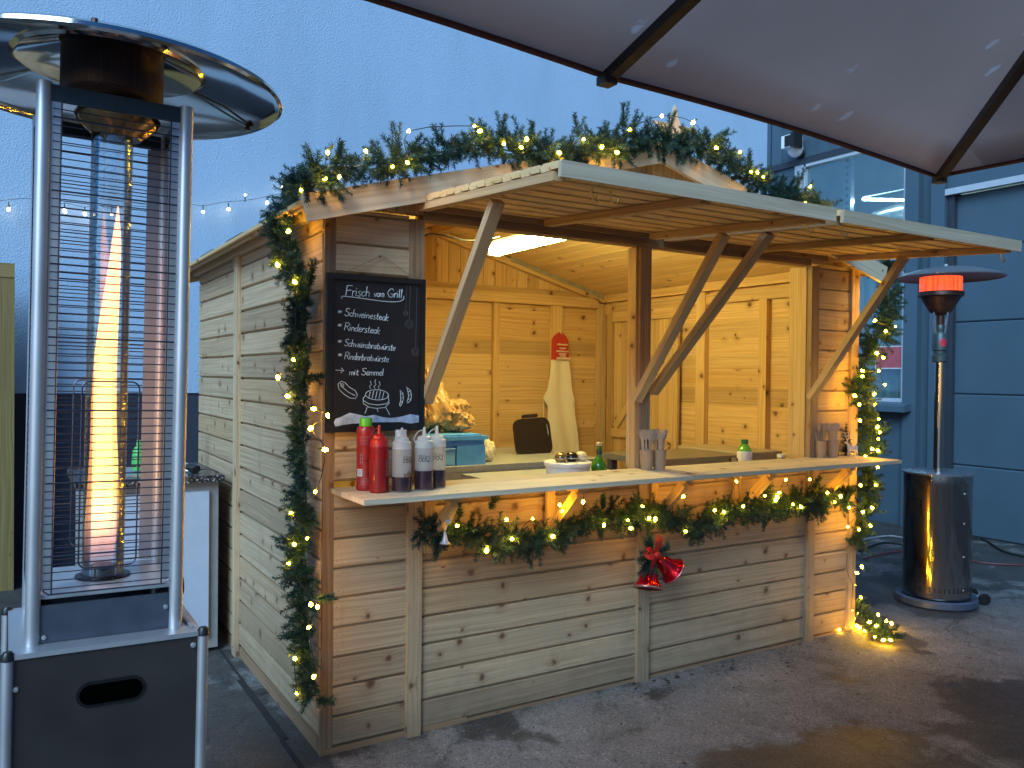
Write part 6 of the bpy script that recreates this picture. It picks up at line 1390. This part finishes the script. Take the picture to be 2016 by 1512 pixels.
sc_ = Vector((1.628, -0.035, 2.49)); b = MB(); pts = []
for i in range(10):
    a = R(90+i*36); r_ = 0.135 if i % 2 == 0 else 0.055; pts.append((r_*math.cos(a), r_*math.sin(a)))
A_ = [sc_+X*u+Z*v-Y*0.006 for u, v in pts]; B_ = [sc_+X*u+Z*v+Y*0.006 for u, v in pts]
for i in range(10):
    j = (i+1) % 10; b.face([A_[i], A_[j], sc_-Y*0.006], [(0, 0), (.05, 0), (.02, .05)], .6); b.face([B_[j], B_[i], sc_+Y*0.006], None, .6); b.face([A_[j], A_[i], B_[i], B_[j]], None, .6)
tag(b.build('wooden_star', M['pine_pale'], loc=sc_), 'pale wooden star poking up behind the roof garland at the gable top', 'star')

# ================================================================ GROUND DETAILS
b = MB(); rd = random.Random(12)
for i in range(130):
    if i < 100: x = rd.choice((1.5, 1.9, 2.1, 2.5))+rd.gauss(0, 0.16); y = -abs(rd.gauss(0.0, 0.13))-0.03
    else: x = rd.uniform(0.2, 4.2); y = rd.uniform(-1.6, 0.0)
    if rd.random() < 0.5 and y > -0.15: y = -rd.uniform(0.02, 0.08)
    s_ = rd.uniform(0.003, 0.009)+0.014*rd.random()**4; a = rd.uniform(0, 6.28); u = Vector((math.cos(a), math.sin(a), 0)); v_ = Vector((-math.sin(a), math.cos(a), 0)); c = Vector((x, y, 0.003))
    b.face([c-u*s_, c-v_*s_*0.4+Z*0.003, c+u*s_*0.9+Z*rd.uniform(0, 0.008), c+v_*s_*0.45+Z*0.004], None, 0.5)
tag(b.build('leaf_litter', plain('dark_dead_leaves', (0.035, 0.022, 0.014), 0.7, var=0.5)), 'scattered dark dead leaves and dirt bits on the wet concrete before the stall', 'leaf litter', kind='stuff')
b = MB(); b.tube(smooth([A(x, y, 'z', 0.012) for x, y in ((1690, 1085), (1740, 1068), (1790, 1072), (1870, 1066), (1930, 1060), (1975, 1085), (2040, 1100))]), 0.008, 6)
tag(b.build('ground_cable', M['rubber'], loc=A(1740, 1068, 'z', 0)), 'thick black cable lying on the ground behind the mushroom heater', 'cable')
b = MB(); b.tube(smooth([A(x, y, 'z', 0.012) for x, y in ((1700, 1100), (1770, 1085), (1840, 1090), (1915, 1105), (1960, 1110), (2010, 1112), (2060, 1108))]), 0.006, 6)
tag(b.build('ground_hose', plain('dull_red_hose', (0.16, 0.03, 0.035), 0.5), loc=A(1770, 1085, 'z', 0)), 'dull red hose lying on the ground to the right of the mushroom heater', 'hose')
b = MB(); b.tube(smooth([A(1700, 1062, 'z', .012), A(1750, 1055, 'z', .012), A(1800, 1060, 'z', .012), A(1900, 1052, 'z', .012)]), 0.008, 6)
tag(b.build('ground_pipe', plain('grey_hose', (0.30, 0.33, 0.35), 0.4), loc=A(1750, 1055, 'z', 0)), 'grey hose lying along the foot of the metal hall', 'hose')
